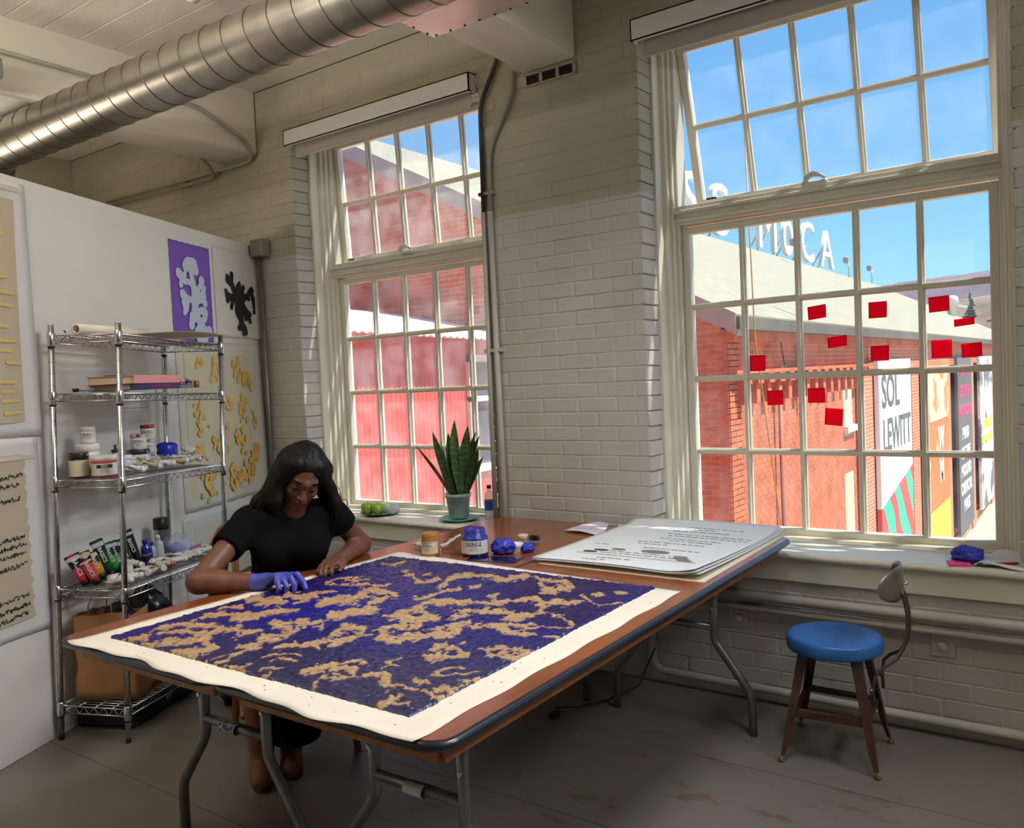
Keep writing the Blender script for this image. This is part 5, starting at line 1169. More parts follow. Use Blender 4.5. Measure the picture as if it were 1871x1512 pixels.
for z in (.665,.63,.57,.41,.377,.345,.295,.165,.125,.09):
    x = rr.uniform(.08,.2); xe = rr.uniform(.33,.36); pts = []
    while x < xe: pts.append((x, -.0052, z+rr.uniform(-.011,.011)+ (x-.2)*.05)); x += rr.uniform(.0018,.004)
    MB().tube(pts, .0017, 4, smooth=False).build('script_line', mat('script_ink', C(28,26,26), rough=.7), t)
MB().span((-.2,-.006,.735),(.42,-.003,.752)).build('tape', MATS['tape_cream'], t)
# ------------------------------------------------------------------ sculpting with smooth distance fields
class SDF:
    def __init__(s, lo, hi, h):
        s.lo = np.array(lo, float); s.h = h; s.n = np.ceil((np.array(hi)-s.lo)/h).astype(int)+1
        s.d = np.ones(s.n, np.float32)
    def _sub(s, a, b, m):
        i0 = np.clip(np.floor((np.minimum(a,b)-m-s.lo)/s.h).astype(int), 0, s.n-1); i1 = np.clip(np.ceil((np.maximum(a,b)+m-s.lo)/s.h).astype(int)+1, 1, s.n)
        if np.any(i1 <= i0): return None, None
        ax = [(s.lo[k]+s.h*np.arange(i0[k], i1[k])).astype(np.float32) for k in range(3)]
        return tuple(slice(i0[k], i1[k]) for k in range(3)), np.meshgrid(*ax, indexing='ij', sparse=True)
    def _mix(s, sl, v, k, sub=False):
        a = s.d[sl]
        if sub:
            v = -v; t = np.maximum(k-np.abs(a-v), 0)/k if k else 0; s.d[sl] = np.maximum(a, v)+(t*t*k*.25 if k else 0)
        else:
            t = np.maximum(k-np.abs(a-v), 0)/k if k else 0; s.d[sl] = np.minimum(a, v)-(t*t*k*.25 if k else 0)
    def cap(s, p, q, r0, r1=None, k=.015, sub=False):
        p, q = np.array(p, float), np.array(q, float); r1 = r0 if r1 is None else r1
        m = max(r0, r1)+k+3*s.h; sl, g = s._sub(p, q, m)
        if sl is None: return s
        v = q-p; L = max(v@v, 1e-12)
        t = np.clip(((g[0]-p[0])*v[0]+(g[1]-p[1])*v[1]+(g[2]-p[2])*v[2])/L, 0, 1)
        d = np.sqrt((g[0]-p[0]-t*v[0])**2+(g[1]-p[1]-t*v[1])**2+(g[2]-p[2]-t*v[2])**2)-(r0+t*(r1-r0))
        s._mix(sl, d.astype(np.float32), k, sub); return s
    def chain(s, pts, rs, k=.015):
        for i in range(len(pts)-1): s.cap(pts[i], pts[i+1], rs[i], rs[i+1], k)
        return s
    def ell(s, c, r, R=None, k=.02, sub=False):
        c = np.array(c, float); R = np.eye(3) if R is None else np.array(R)
        m = max(r)+k+3*s.h; sl, g = s._sub(c, c, m)
        if sl is None: return s
        X = [g[i]-c[i] for i in range(3)]
        q = [(R[0][j]*X[0]+R[1][j]*X[1]+R[2][j]*X[2])/r[j] for j in range(3)]
        k0 = np.sqrt(q[0]**2+q[1]**2+q[2]**2); k1 = np.sqrt((q[0]/r[0])**2+(q[1]/r[1])**2+(q[2]/r[2])**2)+1e-9
        s._mix(sl, (k0*(k0-1)/k1).astype(np.float32), k, sub); return s
    def cut(s, p, n):       # keep the side the normal points away from
        p, n = np.array(p, float), np.array(n, float); n /= np.linalg.norm(n)
        g = np.meshgrid(*[(s.lo[k]+s.h*np.arange(s.n[k])).astype(np.float32) for k in range(3)], indexing='ij', sparse=True)
        s.d = np.maximum(s.d, ((g[0]-p[0])*n[0]+(g[1]-p[1])*n[1]+(g[2]-p[2])*n[2]).astype(np.float32)); return s
    def ripple(s, amp, sx, sy, sz, seed, ridge=False):
        idx = np.argwhere(np.abs(s.d) < amp*2.5+2*s.h); P = s.lo+idx*s.h
        v = fbm(P*[sx,sy,sz], 1, seed, 2)
        v = (1-np.abs(2*v-1)) if ridge else v-.5
        s.d[tuple(idx.T)] += (v*amp*2).astype(np.float32); return s
    def mesh(s, name, smooth=2):
        d = np.pad(s.d, 1, constant_values=1.0); sg = (d < 0); n = np.array(d.shape)
        c = np.zeros(n-1, np.uint8)
        for i in (0,1):
            for j in (0,1):
                for k in (0,1): c += sg[i:n[0]-1+i, j:n[1]-1+j, k:n[2]-1+k]
        act = np.argwhere((c > 0) & (c < 8)); N = len(act); vid = np.full(n-1, -1, np.int32); vid[tuple(act.T)] = np.arange(N)
        acc = np.zeros((N,3)); cnt = np.zeros(N)
        cor = [(i,j,k) for i in (0,1) for j in (0,1) for k in (0,1)]
        val = {q: d[act[:,0]+q[0], act[:,1]+q[1], act[:,2]+q[2]] for q in cor}
        for a in cor:
            for ax in range(3):
                if a[ax] == 0:
                    b = tuple(a[m]+(m == ax) for m in range(3)); va, vb = val[a], val[b]; msk = (va < 0) != (vb < 0)
                    t = np.where(msk, va/np.where(va == vb, 1, va-vb), 0)
                    p = np.array(a, float)[None]+np.eye(3)[ax][None]*t[:,None]
                    acc += p*msk[:,None]; cnt += msk
        V = s.lo+(act-1+acc/np.maximum(cnt,1)[:,None])*s.h
        F = []
        for ax in range(3):
            u, v = (ax+1) % 3, (ax+2) % 3
            sl0 = [slice(None)]*3; sl1 = [slice(None)]*3; sl0[ax] = slice(0,-1); sl1[ax] = slice(1,None)
            e = np.argwhere(sg[tuple(sl0)] != sg[tuple(sl1)]); e = e[(e[:,u] > 0) & (e[:,v] > 0)]
            eu = np.eye(3, dtype=int)[u]; ev = np.eye(3, dtype=int)[v]
            q = [vid[tuple((e-o).T)] for o in (0*eu, eu, eu+ev, ev)]
            f = np.stack(q, 1); ins = sg[tuple(e.T)]
            f[~ins] = f[~ins][:, ::-1]; F.append(f)
        F = np.concatenate(F); F = F[(F >= 0).all(1)]
        for _ in range(smooth):
            A = np.zeros_like(V); k = np.zeros(N)
            for a, b in ((0,1),(1,2),(2,3),(3,0)):
                np.add.at(A, F[:,a], V[F[:,b]]); np.add.at(k, F[:,a], 1); np.add.at(A, F[:,b], V[F[:,a]]); np.add.at(k, F[:,b], 1)
            V = V*.5+.5*A/np.maximum(k,1)[:,None]
        me = bpy.data.meshes.new(name); me.vertices.add(len(V)); me.vertices.foreach_set('co', V.ravel())
        me.loops.add(len(F)*4); me.loops.foreach_set('vertex_index', F.ravel()); me.polygons.add(len(F)); me.polygons.foreach_set('loop_start', np.arange(len(F))*4)
        me.update(); me.validate(); me.polygons.foreach_set('use_smooth', [True]*len(me.polygons)); return me

# ------------------------------------------------------------------ the seated woman
PO = Vector((-2.80,-1.32,0)); PTH = math.radians(-34)
_pi = Matrix.Rotation(-PTH,3,'Z')
def L_(x, y, z): v = _pi @ (Vector((x,y,z))-PO); return np.array((v.x,v.y,v.z))
PERSON = thing('person', 'woman in black T-shirt bending over the painting, one hand gloved in blue', 'person', PO, (0,0,PTH))
HC = L_(-2.605,-1.365,1.122)
RH = Matrix.Rotation(math.radians(-3),3,'Z') @ Matrix.Rotation(math.radians(34),3,'Y') @ Matrix.Rotation(math.radians(-16),3,'X')
RHn = np.array(RH)
def H_(x, y, z): return HC+RHn @ np.array((x,y,z))
Rs, Ls = L_(-2.752,-1.535,.945), L_(-2.612,-1.205,.94)
Re, Le = L_(-2.672,-1.812,.790), L_(-2.640,-1.035,.785)
Rw, Lw = L_(-2.500,-1.668,.776), L_(-2.525,-1.262,.776)
NB = L_(-2.672,-1.372,.985)
def head(S_, grow=0):
    S_.ell(H_(-.012,0,.036), (.093+grow,.074+grow,.086+grow), RHn, .02).ell(H_(.026,0,-.030), (.060,.059,.080), RHn, .03)
    S_.ell(H_(.034,0,-.074), (.047,.045,.042), RHn, .025).ell(H_(.064,0,-.098), (.019,.021,.017), RHn, .02)
    for y in (-1,1):
        S_.ell(H_(.054,y*.036,-.030), (.026,.024,.024), RHn, .02)
        S_.ell(H_(-.004,y*.073,-.012), (.016,.008,.030), RHn, .008)
    S_.cap(H_(.070,-.034,.024), H_(.080,0,.022), .012, .013, .018).cap(H_(.080,0,.022), H_(.070,.034,.024), .013, .012, .018)
    for y in (-1,1): S_.ell(H_(.094,y*.031,.003), (.016,.017,.012), RHn, .012, True)
    for y in (-1,1): S_.ell(H_(.071,y*.031,.000), (.0135,.0155,.0125), RHn, .004)
    S_.cap(H_(.083,0,.010), H_(.106,0,-.034), .0075, .0105, .012)
    for y in (-1,1): S_.ell(H_(.096,y*.0125,-.037), (.010,.008,.0075), RHn, .007)
    S_.cap(H_(.083,-.020,-.064), H_(.093,-.004,-.0595), .0045, .0062, .008).cap(H_(.093,.004,-.0595), H_(.083,.020,-.064), .0062, .0045, .008)
    S_.cap(H_(.083,-.015,-.0725), H_(.0905,0,-.0735), .0055, .0075, .007).cap(H_(.0905,0,-.0735), H_(.083,.015,-.0725), .0075, .0055, .007)
    S_.cap(H_(.102,-.014,-.0668), H_(.102,.014,-.0668), .0012, .0012, .003, True)
def hand(S_, wr, kn, side, tips, thumb, rp=.0, k=.010):
    """palm from wrist to knuckle line; tips = list of (pip, dip, tip) per finger"""
    wr, kn = np.array(wr), np.array(kn); f = (kn-wr)/np.linalg.norm(kn-wr); side = np.array(side, float); side -= f*(side@f); side /= np.linalg.norm(side)
    roots = [kn+side*o for o in (.029,.0098,-.0098,-.028)]
    for r_, w_ in zip(roots, (.016,.006,-.006,-.015)): S_.cap(wr+side*w_+f*.008, r_-f*.004, .0155+rp, .0115+rp, .014)
    S_.cap(wr-f*.02, wr+f*.02, .0235+rp, .022+rp, .02)
    for r_, t_, w_ in zip(roots, tips, (.0092,.0095,.0090,.0080)):
        S_.chain([r_]+[np.array(q) for q in t_], [w_+rp+.0008, w_+rp, w_+rp-.001, w_+rp-.0022], .004)
    S_.chain([np.array(q) for q in thumb], [.016+rp,.0115+rp,.0100+rp,.0082+rp], .008)
# right hand: index reaching to the paint, others curled on the paper
Rkn = L_(-2.424,-1.640,.800); Rside = L_(-2.40,-1.56,.80)-L_(-2.44,-1.70,.80)
rtips = [(L_(-2.372,-1.612,.803),L_(-2.345,-1.610,.780),L_(-2.330,-1.612,.758)),(L_(-2.376,-1.640,.798),L_(-2.356,-1.640,.776),L_(-2.352,-1.645,.757)),(L_(-2.384,-1.664,.792),L_(-2.368,-1.664,.770),L_(-2.372,-1.668,.757)),(L_(-2.394,-1.684,.786),L_(-2.382,-1.686,.768),L_(-2.388,-1.690,.757))]
rthumb = [L_(-2.475,-1.640,.780),L_(-2.430,-1.598,.776),L_(-2.395,-1.590,.768),L_(-2.366,-1.600,.760)]
Lkn = L_(-2.472,-1.358,.786); Lside = L_(-2.44,-1.34,.78)-L_(-2.51,-1.38,.785)
ltips = [(L_(-2.432,-1.396,.782),L_(-2.415,-1.412,.770),L_(-2.402,-1.424,.757)),(L_(-2.445,-1.410,.782),L_(-2.428,-1.432,.770),L_(-2.416,-1.446,.757)),(L_(-2.462,-1.414,.780),L_(-2.448,-1.438,.768),L_(-2.438,-1.452,.757)),(L_(-2.482,-1.410,.776),L_(-2.472,-1.430,.766),L_(-2.464,-1.443,.757))]
lthumb = [L_(-2.500,-1.300,.782),L_(-2.455,-1.312,.775),L_(-2.430,-1.345,.768),L_(-2.418,-1.368,.760)]
hip = [np.array((-.02,y,.53)) for y in (-.09,.09)]; knee = [np.array((.37,-.15,.50)), np.array((.36,-.01,.50))]; ank = [np.array((.30,-.15,.09)), np.array((.25,-.035,.09))]
bd = SDF((-.2,-.62,.02), (.66,.44,1.30), .0042)
head(bd)
bd.cap(H_(-.03,0,-.05), NB, .052, .056, .03)
bd.ell((.07,.012,.72), (.10,.13,.22), None, .05).ell((.09,.02,.90), (.07,.13,.08), None, .03).ell((.0,0,.55), (.12,.15,.10), None, .05)
for s_, e_, w_ in ((Rs,Re,Rw),(Ls,Le,Lw)):
    bd.cap(s_, e_, .046, .040, .02); mid = e_+(w_-e_)*.3; bd.cap(e_, mid, .040, .041, .02).cap(mid, w_, .041, .0265, .02)
hand(bd, Rw, Rkn, Rside, rtips, rthumb); hand(bd, Lw, Lkn, Lside, ltips, lthumb)
for a, b, c in zip(hip, knee, ank): bd.cap(a, b, .075, .052, .03).cap(b, c, .05, .035, .02)
M_skin = mat('skin', C(108,67,49), rough=.48, var=.06, vscale=18, bump=.04, bscale=160)
me = bd.mesh('body', 1); me.materials.append(M_skin); link('body', me, PERSON)
del bd
# face details
lp = SDF(HC-.15, HC+.15, .002)
lp.cap(H_(.0835,-.020,-.064), H_(.0942,-.004,-.0597), .0040, .0062, .004).cap(H_(.0942,.004,-.0597), H_(.0835,.020,-.064), .0062, .0040, .004)
lp.cap(H_(.0835,-.0155,-.0722), H_(.0918,0,-.0735), .0045, .0075, .004).cap(H_(.0918,0,-.0735), H_(.0835,.0155,-.0722), .0075, .0045, .004)
me = lp.mesh('lips', 1); me.materials.append(mat('lipstick', C(150,36,44), rough=.35)); tag(link('lips', me, PERSON), 'dark red lips')
for y in (-1,1):
    MB().tube([H_(.0885,y*.013,.0255),H_(.0885,y*.026,.0305),H_(.0805,y*.040,.030),H_(.066,y*.053,.024)], [.0022,.0032,.0028,.0010], 6).build('eyebrow', mat('brow', C(16,10,9), rough=1, spec=0), PERSON)
    MB().tube([H_(.0815,y*.018,-.006),H_(.0853,y*.031,-.0075),H_(.0800,y*.044,-.005)], [.0010,.0018,.0010], 6).build('eyelashes', MATS['brow'], PERSON)
for q in ltips: 
    t_, b_ = q[2], q[1]; d_ = (t_-b_)/np.linalg.norm(t_-b_); c_ = t_-d_*.001+np.array((0,0,.0048))
    MB().tube([c_-d_*.005, c_+d_*.006], [.0042,.0036], 8).build('fingernail', mat('nail', C(60,28,34), rough=.2), PERSON)
# glove on the right hand
gl = SDF(Rw-np.array((.13,.16,.06)), Rw+np.array((.24,.22,.10)), .0027)
hand(gl, Rw, Rkn, Rside, rtips, rthumb, .0022)
fdir = (Rw-Re)/np.linalg.norm(Rw-Re); gl.cap(Rw-fdir*.045, Rw+fdir*.01, .0315, .027, .012); gl.cut(Rw-fdir*.040, -fdir)
gl.ripple(.0014, 90,90,60, 3)
me = gl.mesh('glove', 1); me.materials.append(mat('glove_worn', C(72,76,168), rough=.45, var=.06, vscale=30)); tag(link('glove', me, PERSON), 'blue rubber glove on the right hand')
# T-shirt
ts = SDF((-.2,-.52,.46), (.36,.42,1.06), .006)
ts.ell((-.01,0,.57), (.140,.175,.13), None, .06).ell((.05,.01,.72), (.122,.150,.15), None, .06).ell((.10,.02,.86), (.115,.165,.12), None, .06)
for y in (-.065,.085): ts.ell((.185,y,.83), (.065,.072,.07), None, .05)
ts.cap(Rs+np.array((-.005,.04,.012)), Ls+np.array((-.005,-.04,.012)), .064, .064, .05)
ts.cap(Rs, Rs+(Re-Rs)*.66, .066, .060, .04).cap(Ls, Ls+(Le-Ls)*.60, .064, .060, .04)
ts.cap(NB+np.array((-.02,0,-.02)), NB+np.array((.005,0,.008)), .070, .064, .03)
ts.ell(H_(.075,0,-.11), (.05,.055,.045), None, .02, True)
for s_, e_, f_ in ((Rs,Re,.62),(Ls,Le,.56)):
    d_ = (e_-s_)/np.linalg.norm(e_-s_); c_ = s_+(e_-s_)*f_
    ts.cap(c_+d_*.036, c_+d_*.25, .105, .105, .004, True)
ts.ripple(.005, 7,7,11, 5); ts.ripple(.0025, 20,20,26, 8)
me = ts.mesh('t_shirt', 2); me.materials.append(mat('black_jersey', C(10,10,12), rough=.9, var=.1, vscale=30, spec=.12)); link('t_shirt', me, PERSON)
# wide black trousers, brown boots
tr = SDF((-.25,-.32,.06), (.56,.30,.72), .008)
tr.ell((-.02,0,.56), (.155,.19,.11), None, .05)
for a, b in zip(hip, knee): tr.cap(a, b, .098, .082, .04)
tr.cap(knee[1], (.315,-.022,.15), .084, .095, .03).cap(knee[0], (.345,-.13,.40), .080, .076, .03); tr.cut((0,0,.13), (0,0,-1)); tr.ripple(.006, 9,9,4, 4)
me = tr.mesh('trousers', 2); me.materials.append(mat('black_cloth', C(12,12,14), rough=.9, spec=.12)); link('trousers', me, PERSON)
for k, y in enumerate((-.15,-.035)):
    bo = SDF((.12,y-.09,.0), (.48,y+.09,.46), .006)
    bo.cap((.345,y,.40), (.305-.05*k,y,.10), .060, .046, .02).cap((.285-.06*k,y,.045), (.38-.06*k,y-.01,.040), .045, .038, .03).cap((.38-.06*k,y-.01,.038), (.42-.06*k,y-.012,.036), .038, .034, .02); bo.cut((0,0,.004), (0,0,-1)); bo.ripple(.003, 16,16,20, k+2)
    me = bo.mesh('boot', 2); me.materials.append(mat('boot_leather', C(120,72,46), rough=.5, var=.15, vscale=14)); link('boot', me, PERSON)
    MB().prism([(.335-.06*k+.115*math.cos(a)*(1 if math.cos(a)>0 else .85), y-.006+.040*math.sin(a)) for a in np.linspace(0,6.28,21)[:-1]], .0, .012).build('boot_sole', mat('sole', C(60,40,30), rough=.8), PERSON)
# hair: cap, parted, falling on both sides
hr = SDF(L_(-2.63,-1.36,1.08)-np.array((.26,.30,.25)), L_(-2.63,-1.36,1.08)+np.array((.26,.30,.24)), .0045)
hr.ell(H_(-.020,0,.040), (.106,.089,.098), RHn, .02)
hr.ell(H_(-.060,0,-.02), (.070,.085,.10), RHn, .03)
hr.chain([H_(.035,-.052,.075), H_(.030,-.078,.02), L_(-2.665,-1.462,1.075), L_(-2.712,-1.502,1.030), L_(-2.745,-1.525,1.005)], [.034,.030,.036,.030,.010], .025)
hr.chain([H_(.01,-.07,.06), H_(-.01,-.085,-.03), L_(-2.66,-1.45,1.03), L_(-2.660,-1.455,.97)], [.04,.034,.044,.020], .03)
hr.chain([H_(-.05,-.04,.02), L_(-2.70,-1.43,1.04), L_(-2.735,-1.45,.99)], [.07,.06,.02], .03)
hr.chain([H_(.036,.046,.078), H_(.036,.076,.02), L_(-2.566,-1.262,1.055), L_(-2.560,-1.245,1.0), L_(-2.555,-1.250,.925)], [.032,.026,.030,.030,.010], .02)
hr.chain([H_(.0,.075,.05), H_(-.01,.085,-.02), L_(-2.605,-1.245,1.03), L_(-2.590,-1.235,.96)], [.036,.034,.034,.016], .03)
hr.ell(H_(.098,.000,-.004), (.066,.0575,.080), RHn, .010, True)
hr.cap(H_(.08,0,-.05), H_(.13,0,-.16), .058, .07, .012, True)
hr.cap(H_(.095,.012,.10), H_(-.03,.012,.146), .003, .003, .008, True)
hr.ripple(.0028, 75,75,7, 7, True); hr.ripple(.0016, 160,160,9, 9)
me = hr.mesh('hair', 1)
M_hair = mat('black_hair', C(13,9,8), rough=.55, var=.4, vscale=1, stretch=(90,90,8), spec=.22); me.materials.append(M_hair); link('hair', me, PERSON)
ws = MB(); rr = random.Random(8)
for k in range(46):
    a = L_(-2.70+rr.uniform(-.03,.03),-1.50+rr.uniform(-.02,.02),1.05+rr.uniform(-.03,.02)); b = a+np.array((rr.uniform(-.03,.02), rr.uniform(-.03,-.005), -.03)); c = b+np.array((rr.uniform(-.03,.02), rr.uniform(-.03,.0), rr.uniform(-.045,-.02)))
    ws.tube([a,b,c], [.0014,.0011,.0004], 4, cap=False)
for k in range(26):
    a = L_(-2.562+rr.uniform(-.02,.02),-1.250+rr.uniform(-.02,.02),.97+rr.uniform(-.02,.02)); b = a+np.array((rr.uniform(-.01,.01), rr.uniform(-.01,.012), -.035)); c = b+np.array((rr.uniform(-.01,.01), rr.uniform(-.012,.012), -.035))
    ws.tube([a,b,c], [.0014,.0011,.0004], 4, cap=False)
tag(ws.build('loose_strands', M_hair, PERSON), kind='stuff')
# ------------------------------------------------------------------ her chair
CH = thing('wooden_chair', 'orange brown wooden chair under the seated woman', 'chair', PO, (0,0,PTH))
M_chair = mat('chair_wood', C(160,100,56), rough=.4, var=.15, vscale=5, stretch=(8,8,1))
sm = MB(); sm.prism(rrect(.43,.44,.06), .425, .447); sm.build('seat', M_chair, CH)
for sx in (-1,1):
    for sy in (-1,1):
        fx, fy = {(1,1):(.225,.225),(1,-1):(.262,-.137),(-1,1):(-.262,.173),(-1,-1):(-.228,-.230)}[(sx,sy)]
        pts = [(fx,fy,0),(fx*.86,fy*.86,.43)] + ([(-.215,sy*.19,.65),(-.27,sy*.185,.86)] if sx < 0 else [])
        MB().tube(pts, [.014,.019]+([.016,.013] if sx < 0 else []), 10).build('leg', M_chair, CH)
for sy in (-1,1): MB().tube([(-.20,sy*.205,.20),(.20,sy*.205,.20)], .009, 8).build('stretcher', M_chair, CH)
MB().tube([(.205,-.21,.24),(.205,.21,.24)], .009, 8).build('stretcher', M_chair, CH)
for z, x in ((.80,-.258),(.64,-.222)):
    MB().grid(lambda a, b: (x-.03*math.sin(a*math.pi)-.012*b, -.19+.38*a, z-.035+.07*b), 12, 3, thick=.014).build('back_slat', mat('chair_slat', C(196,160,84), rough=.4, var=.1, vscale=5), CH)
# ------------------------------------------------------------------ blue stool with a back
ST = thing('blue_stool', 'old industrial stool with round blue seat and steel backrest', 'stool', (-.852,-.345,0), (0,0,.05))
M_blue = mat('stool_blue', C(32,96,180), rough=.35, var=.1, vscale=5, col2=C(60,124,196), bump=.05, bscale=30)
M_rust = mat('rusty_brown', C(84,54,44), rough=.6, var=.3, vscale=14, bump=.1, bscale=50)
def bluefade(M):
    t = M.node_tree; b = t.nodes['Principled BSDF']; old = b.inputs['Base Color'].links[0].from_socket; co = t.nodes.new('ShaderNodeTexCoord'); s = t.nodes.new('ShaderNodeSeparateXYZ'); t.links.new(co.outputs['Object'], s.inputs[0])
    n = t.nodes.new('ShaderNodeTexNoise'); n.inputs['Scale'].default_value = 25; t.links.new(co.outputs['Object'], n.inputs[0]); ad = t.nodes.new('ShaderNodeMath'); ad.operation = 'MULTIPLY_ADD'; ad.inputs[1].default_value = .06; t.links.new(n.outputs[0], ad.inputs[0]); t.links.new(s.outputs[2], ad.inputs[2])
    mr = t.nodes.new('ShaderNodeMapRange'); mr.inputs[1].default_value = .385; mr.inputs[2].default_value = .42; t.links.new(ad.outputs[0], mr.inputs[0])
    mx = t.nodes.new('ShaderNodeMix'); mx.data_type = 'RGBA'; t.links.new(mr.outputs[0], mx.inputs[0]); t.links.new(old, mx.inputs[6]); mx.inputs[7].default_value = C(30,84,140); t.links.new(mx.outputs[2], b.inputs['Base Color'])
M_slegs = mat('stool_leg_paint', C(84,54,44), rough=.6, var=.3, vscale=14); bluefade(M_slegs)
R0 = .172
MB().lathe([(R0-.012,.402),(R0-.002,.400),(R0,.406),(R0,.440),(R0-.006,.449),(R0-.02,.452),(R0*.55,.4475),(.001,.446)], 44, close=False).build('seat', M_blue, ST)
rr = random.Random(3)
fk = MB()
for k in range(40):
    a, d = rr.uniform(0,6.28), rr.uniform(.02,.155); r = rr.uniform(.001,.003); fk.lathe([(r,0),(r*.7,.0008)], 6, (d*math.cos(a), d*math.sin(a), .4478+.0035*(d/.155)**2), (1,rr.uniform(.3,1)))
tag(fk.build('paint_specks', mat('speck', C(170,190,210), rough=.5), ST), kind='stuff')
feet = [(-.163,-.178),(.170,-.166),(.165,.158),(-.178,.180)]
def lerp3(a, b, t): return tuple(a[i]+(b[i]-a[i])*t for i in range(3))
tops = [(-.105,-.108),(.108,-.104),(.104,.102),(-.108,.106)]
for (fx, fy), (tx, ty) in zip(feet, tops):
    a, b = Vector((tx,ty,.405)), Vector((fx,fy,.022)); d = (b-a).normalized(); out = Vector((fx,fy,0)).normalized(); sd = d.cross(out).normalized()
    l = MB()
    for s in (1,-1):    # pressed angle section leg
        e = (sd*s+(-out))*.7071
        for t0, t1, w0, w1 in ((0,.5,.034,.028),(.5,.86,.028,.022),(.86,1,.022,.012)):
            p0, p1 = a.lerp(b,t0), a.lerp(b,t1); nrm = d.cross(e).normalized()*.0016
            l.add([p0+nrm,p0+e*w0+nrm,p1+e*w1+nrm,p1+nrm,p0-nrm,p0+e*w0-nrm,p1+e*w1-nrm,p1-nrm], [(0,1,2,3),(4,7,6,5),(0,4,5,1),(1,5,6,2),(2,6,7,3),(3,7,4,0)])
    lo = l.build('leg', M_slegs, ST)
    MB().lathe([(.010,0),(.013,.003),(.013,.006),(.008,.012),(.005,.022)], 12, (fx,fy,0)).build('foot_glide', mat('brass_glide', C(120,98,62), rough=.5, metal=.3), lo)
zs = .175
pts = [Vector((tx,ty,.405)).lerp(Vector((fx,fy,.022)), (.405-zs)/.383) for (fx,fy), (tx,ty) in zip(feet, tops)]
for i in range(4):
    p, q = pts[i]*.93, pts[(i+1) % 4]*.93; p.z = q.z = zs; mid = (p+q)/2; L = (q-p).length; an = math.atan2((q-p).y,(q-p).x)
    MB().box((0,0,0),(L,.003,.026)).box((0,-.011,.012),(L,.022,.003)).build('stretcher', M_rust, ST, mid, (0,0,an+math.pi))
# back: two bent rods and a curved pad on the right side
for s in (-1,1):
    y0 = s*.075
    MB().tube([(.152,y0*1.35,.235),(.150,y0*1.35,.300),(.158,y0*1.25,.345),(.185,y0*1.05,.375),(.222,y0*.75,.400),(.246,y0*.5,.44),(.258,y0*.35,.50),(.258,y0*.28,.56),(.248,y0*.25,.62),(.236,y0*.22,.655)], .0062, 9).build('back_rod', mat('bare_steel', C(110,100,92), rough=.4, metal=.8), ST)
    MB().box((.146,y0*1.35,.29),(.012,.02,.022), ch=.003).build('clamp', M_rust, ST); MB().tube([(.146,y0*1.35-.012,.295),(.146,y0*1.35+.014,.295)], .004, 6).build('clamp_bolt', M_chrome, ST)
pad = MB(); 
def padf(a, b):
    t = (a-.5)*2; z = b; y = t*.155; x = .238-.050*t*t*0-.055*(t*t)+.0
    hh = .062*(1-abs(t)**3.2)**.5 if abs(t) < 1 else 0
    return (x+.006*(1-(2*b-1)**2), y, .672+(2*b-1)*max(hh,.004))
pad.grid(padf, 26, 8, thick=.0035); pad.build('backrest', mat('pad_steel', C(150,146,140), rough=.4, metal=.7, var=.25, vscale=12), ST)
for s in (-.014,.014): MB().tube([(.238,s,.668),(.262,s,.668)], .004, 8).build('bolt', M_chrome, ST)

# ------------------------------------------------------------------ on the window sills
SZ = .675
pt = thing('snake_plant', 'potted snake plant with tall pointed leaves on the left sill', 'plant', (-3.02,.10,SZ+.018))
MB().lathe([(.052,.0),(.056,.004),(.068,.118),(.075,.118),(.075,.138),(.070,.138),(.064,.120),(.001,.118)], 30, close=False).build('pot', mat('pot_grey', C(172,180,178), rough=.45, var=.06, vscale=12), pt)
MB().lathe([(.066,.119),(.03,.124),(.001,.122)], 20, close=False).build('soil', mat('soil', C(50,38,28), rough=.95, bump=.6, bscale=90), pt)
sc = thing('plant_saucer', 'turquoise saucer under the snake plant pot', 'saucer', (-3.02,.10,SZ)); MB().lathe([(.05,0),(.085,.004),(.115,.016),(.112,.019),(.08,.010),(.001,.008)], 34, close=False).build('dish', mat('turquoise', C(92,176,166), rough=.4), sc)
M_leaf = mat('plant_leaf', C(58,92,52), rough=.38, col2=C(112,142,82), vscale=7, stretch=(3,3,14), thr=(.42,.7)); M_leaf2 = mat('plant_leaf_dark', C(44,74,44), rough=.4, col2=C(84,116,66), vscale=7, stretch=(3,3,14), thr=(.42,.7)); M_dry = mat('plant_leaf_red', C(112,72,52), rough=.5, var=.2, vscale=8)
CD = Vector((.62,-.78,0)); CR = Vector((.78,.62,0))
def leaf(x, dpt, h, lean, w, tw, m, curve=0):
    base = CR*x+CD*dpt
    def f(a, b):
        wd = w*1.3*(math.sin(min(1,b*1.25+.28)*math.pi*.5))*(1-max(0,(b-.55)/.45)**2.2)*(1 if b < 1 else 0)
        s = (a-.5)*2; ang = tw+b*.5
        p = base+CR*(lean*b+curve*b*b)+Vector((0,0,h*1.22*b))+(CR*math.cos(ang)+CD*math.sin(ang))*wd*s+(CD*math.cos(ang)-CR*math.sin(ang))*abs(s)*wd*.35
        return (p.x, p.y, p.z+.118)
    MB().grid(f, 4, 16, thick=.0016).build('leaf', m, pt)
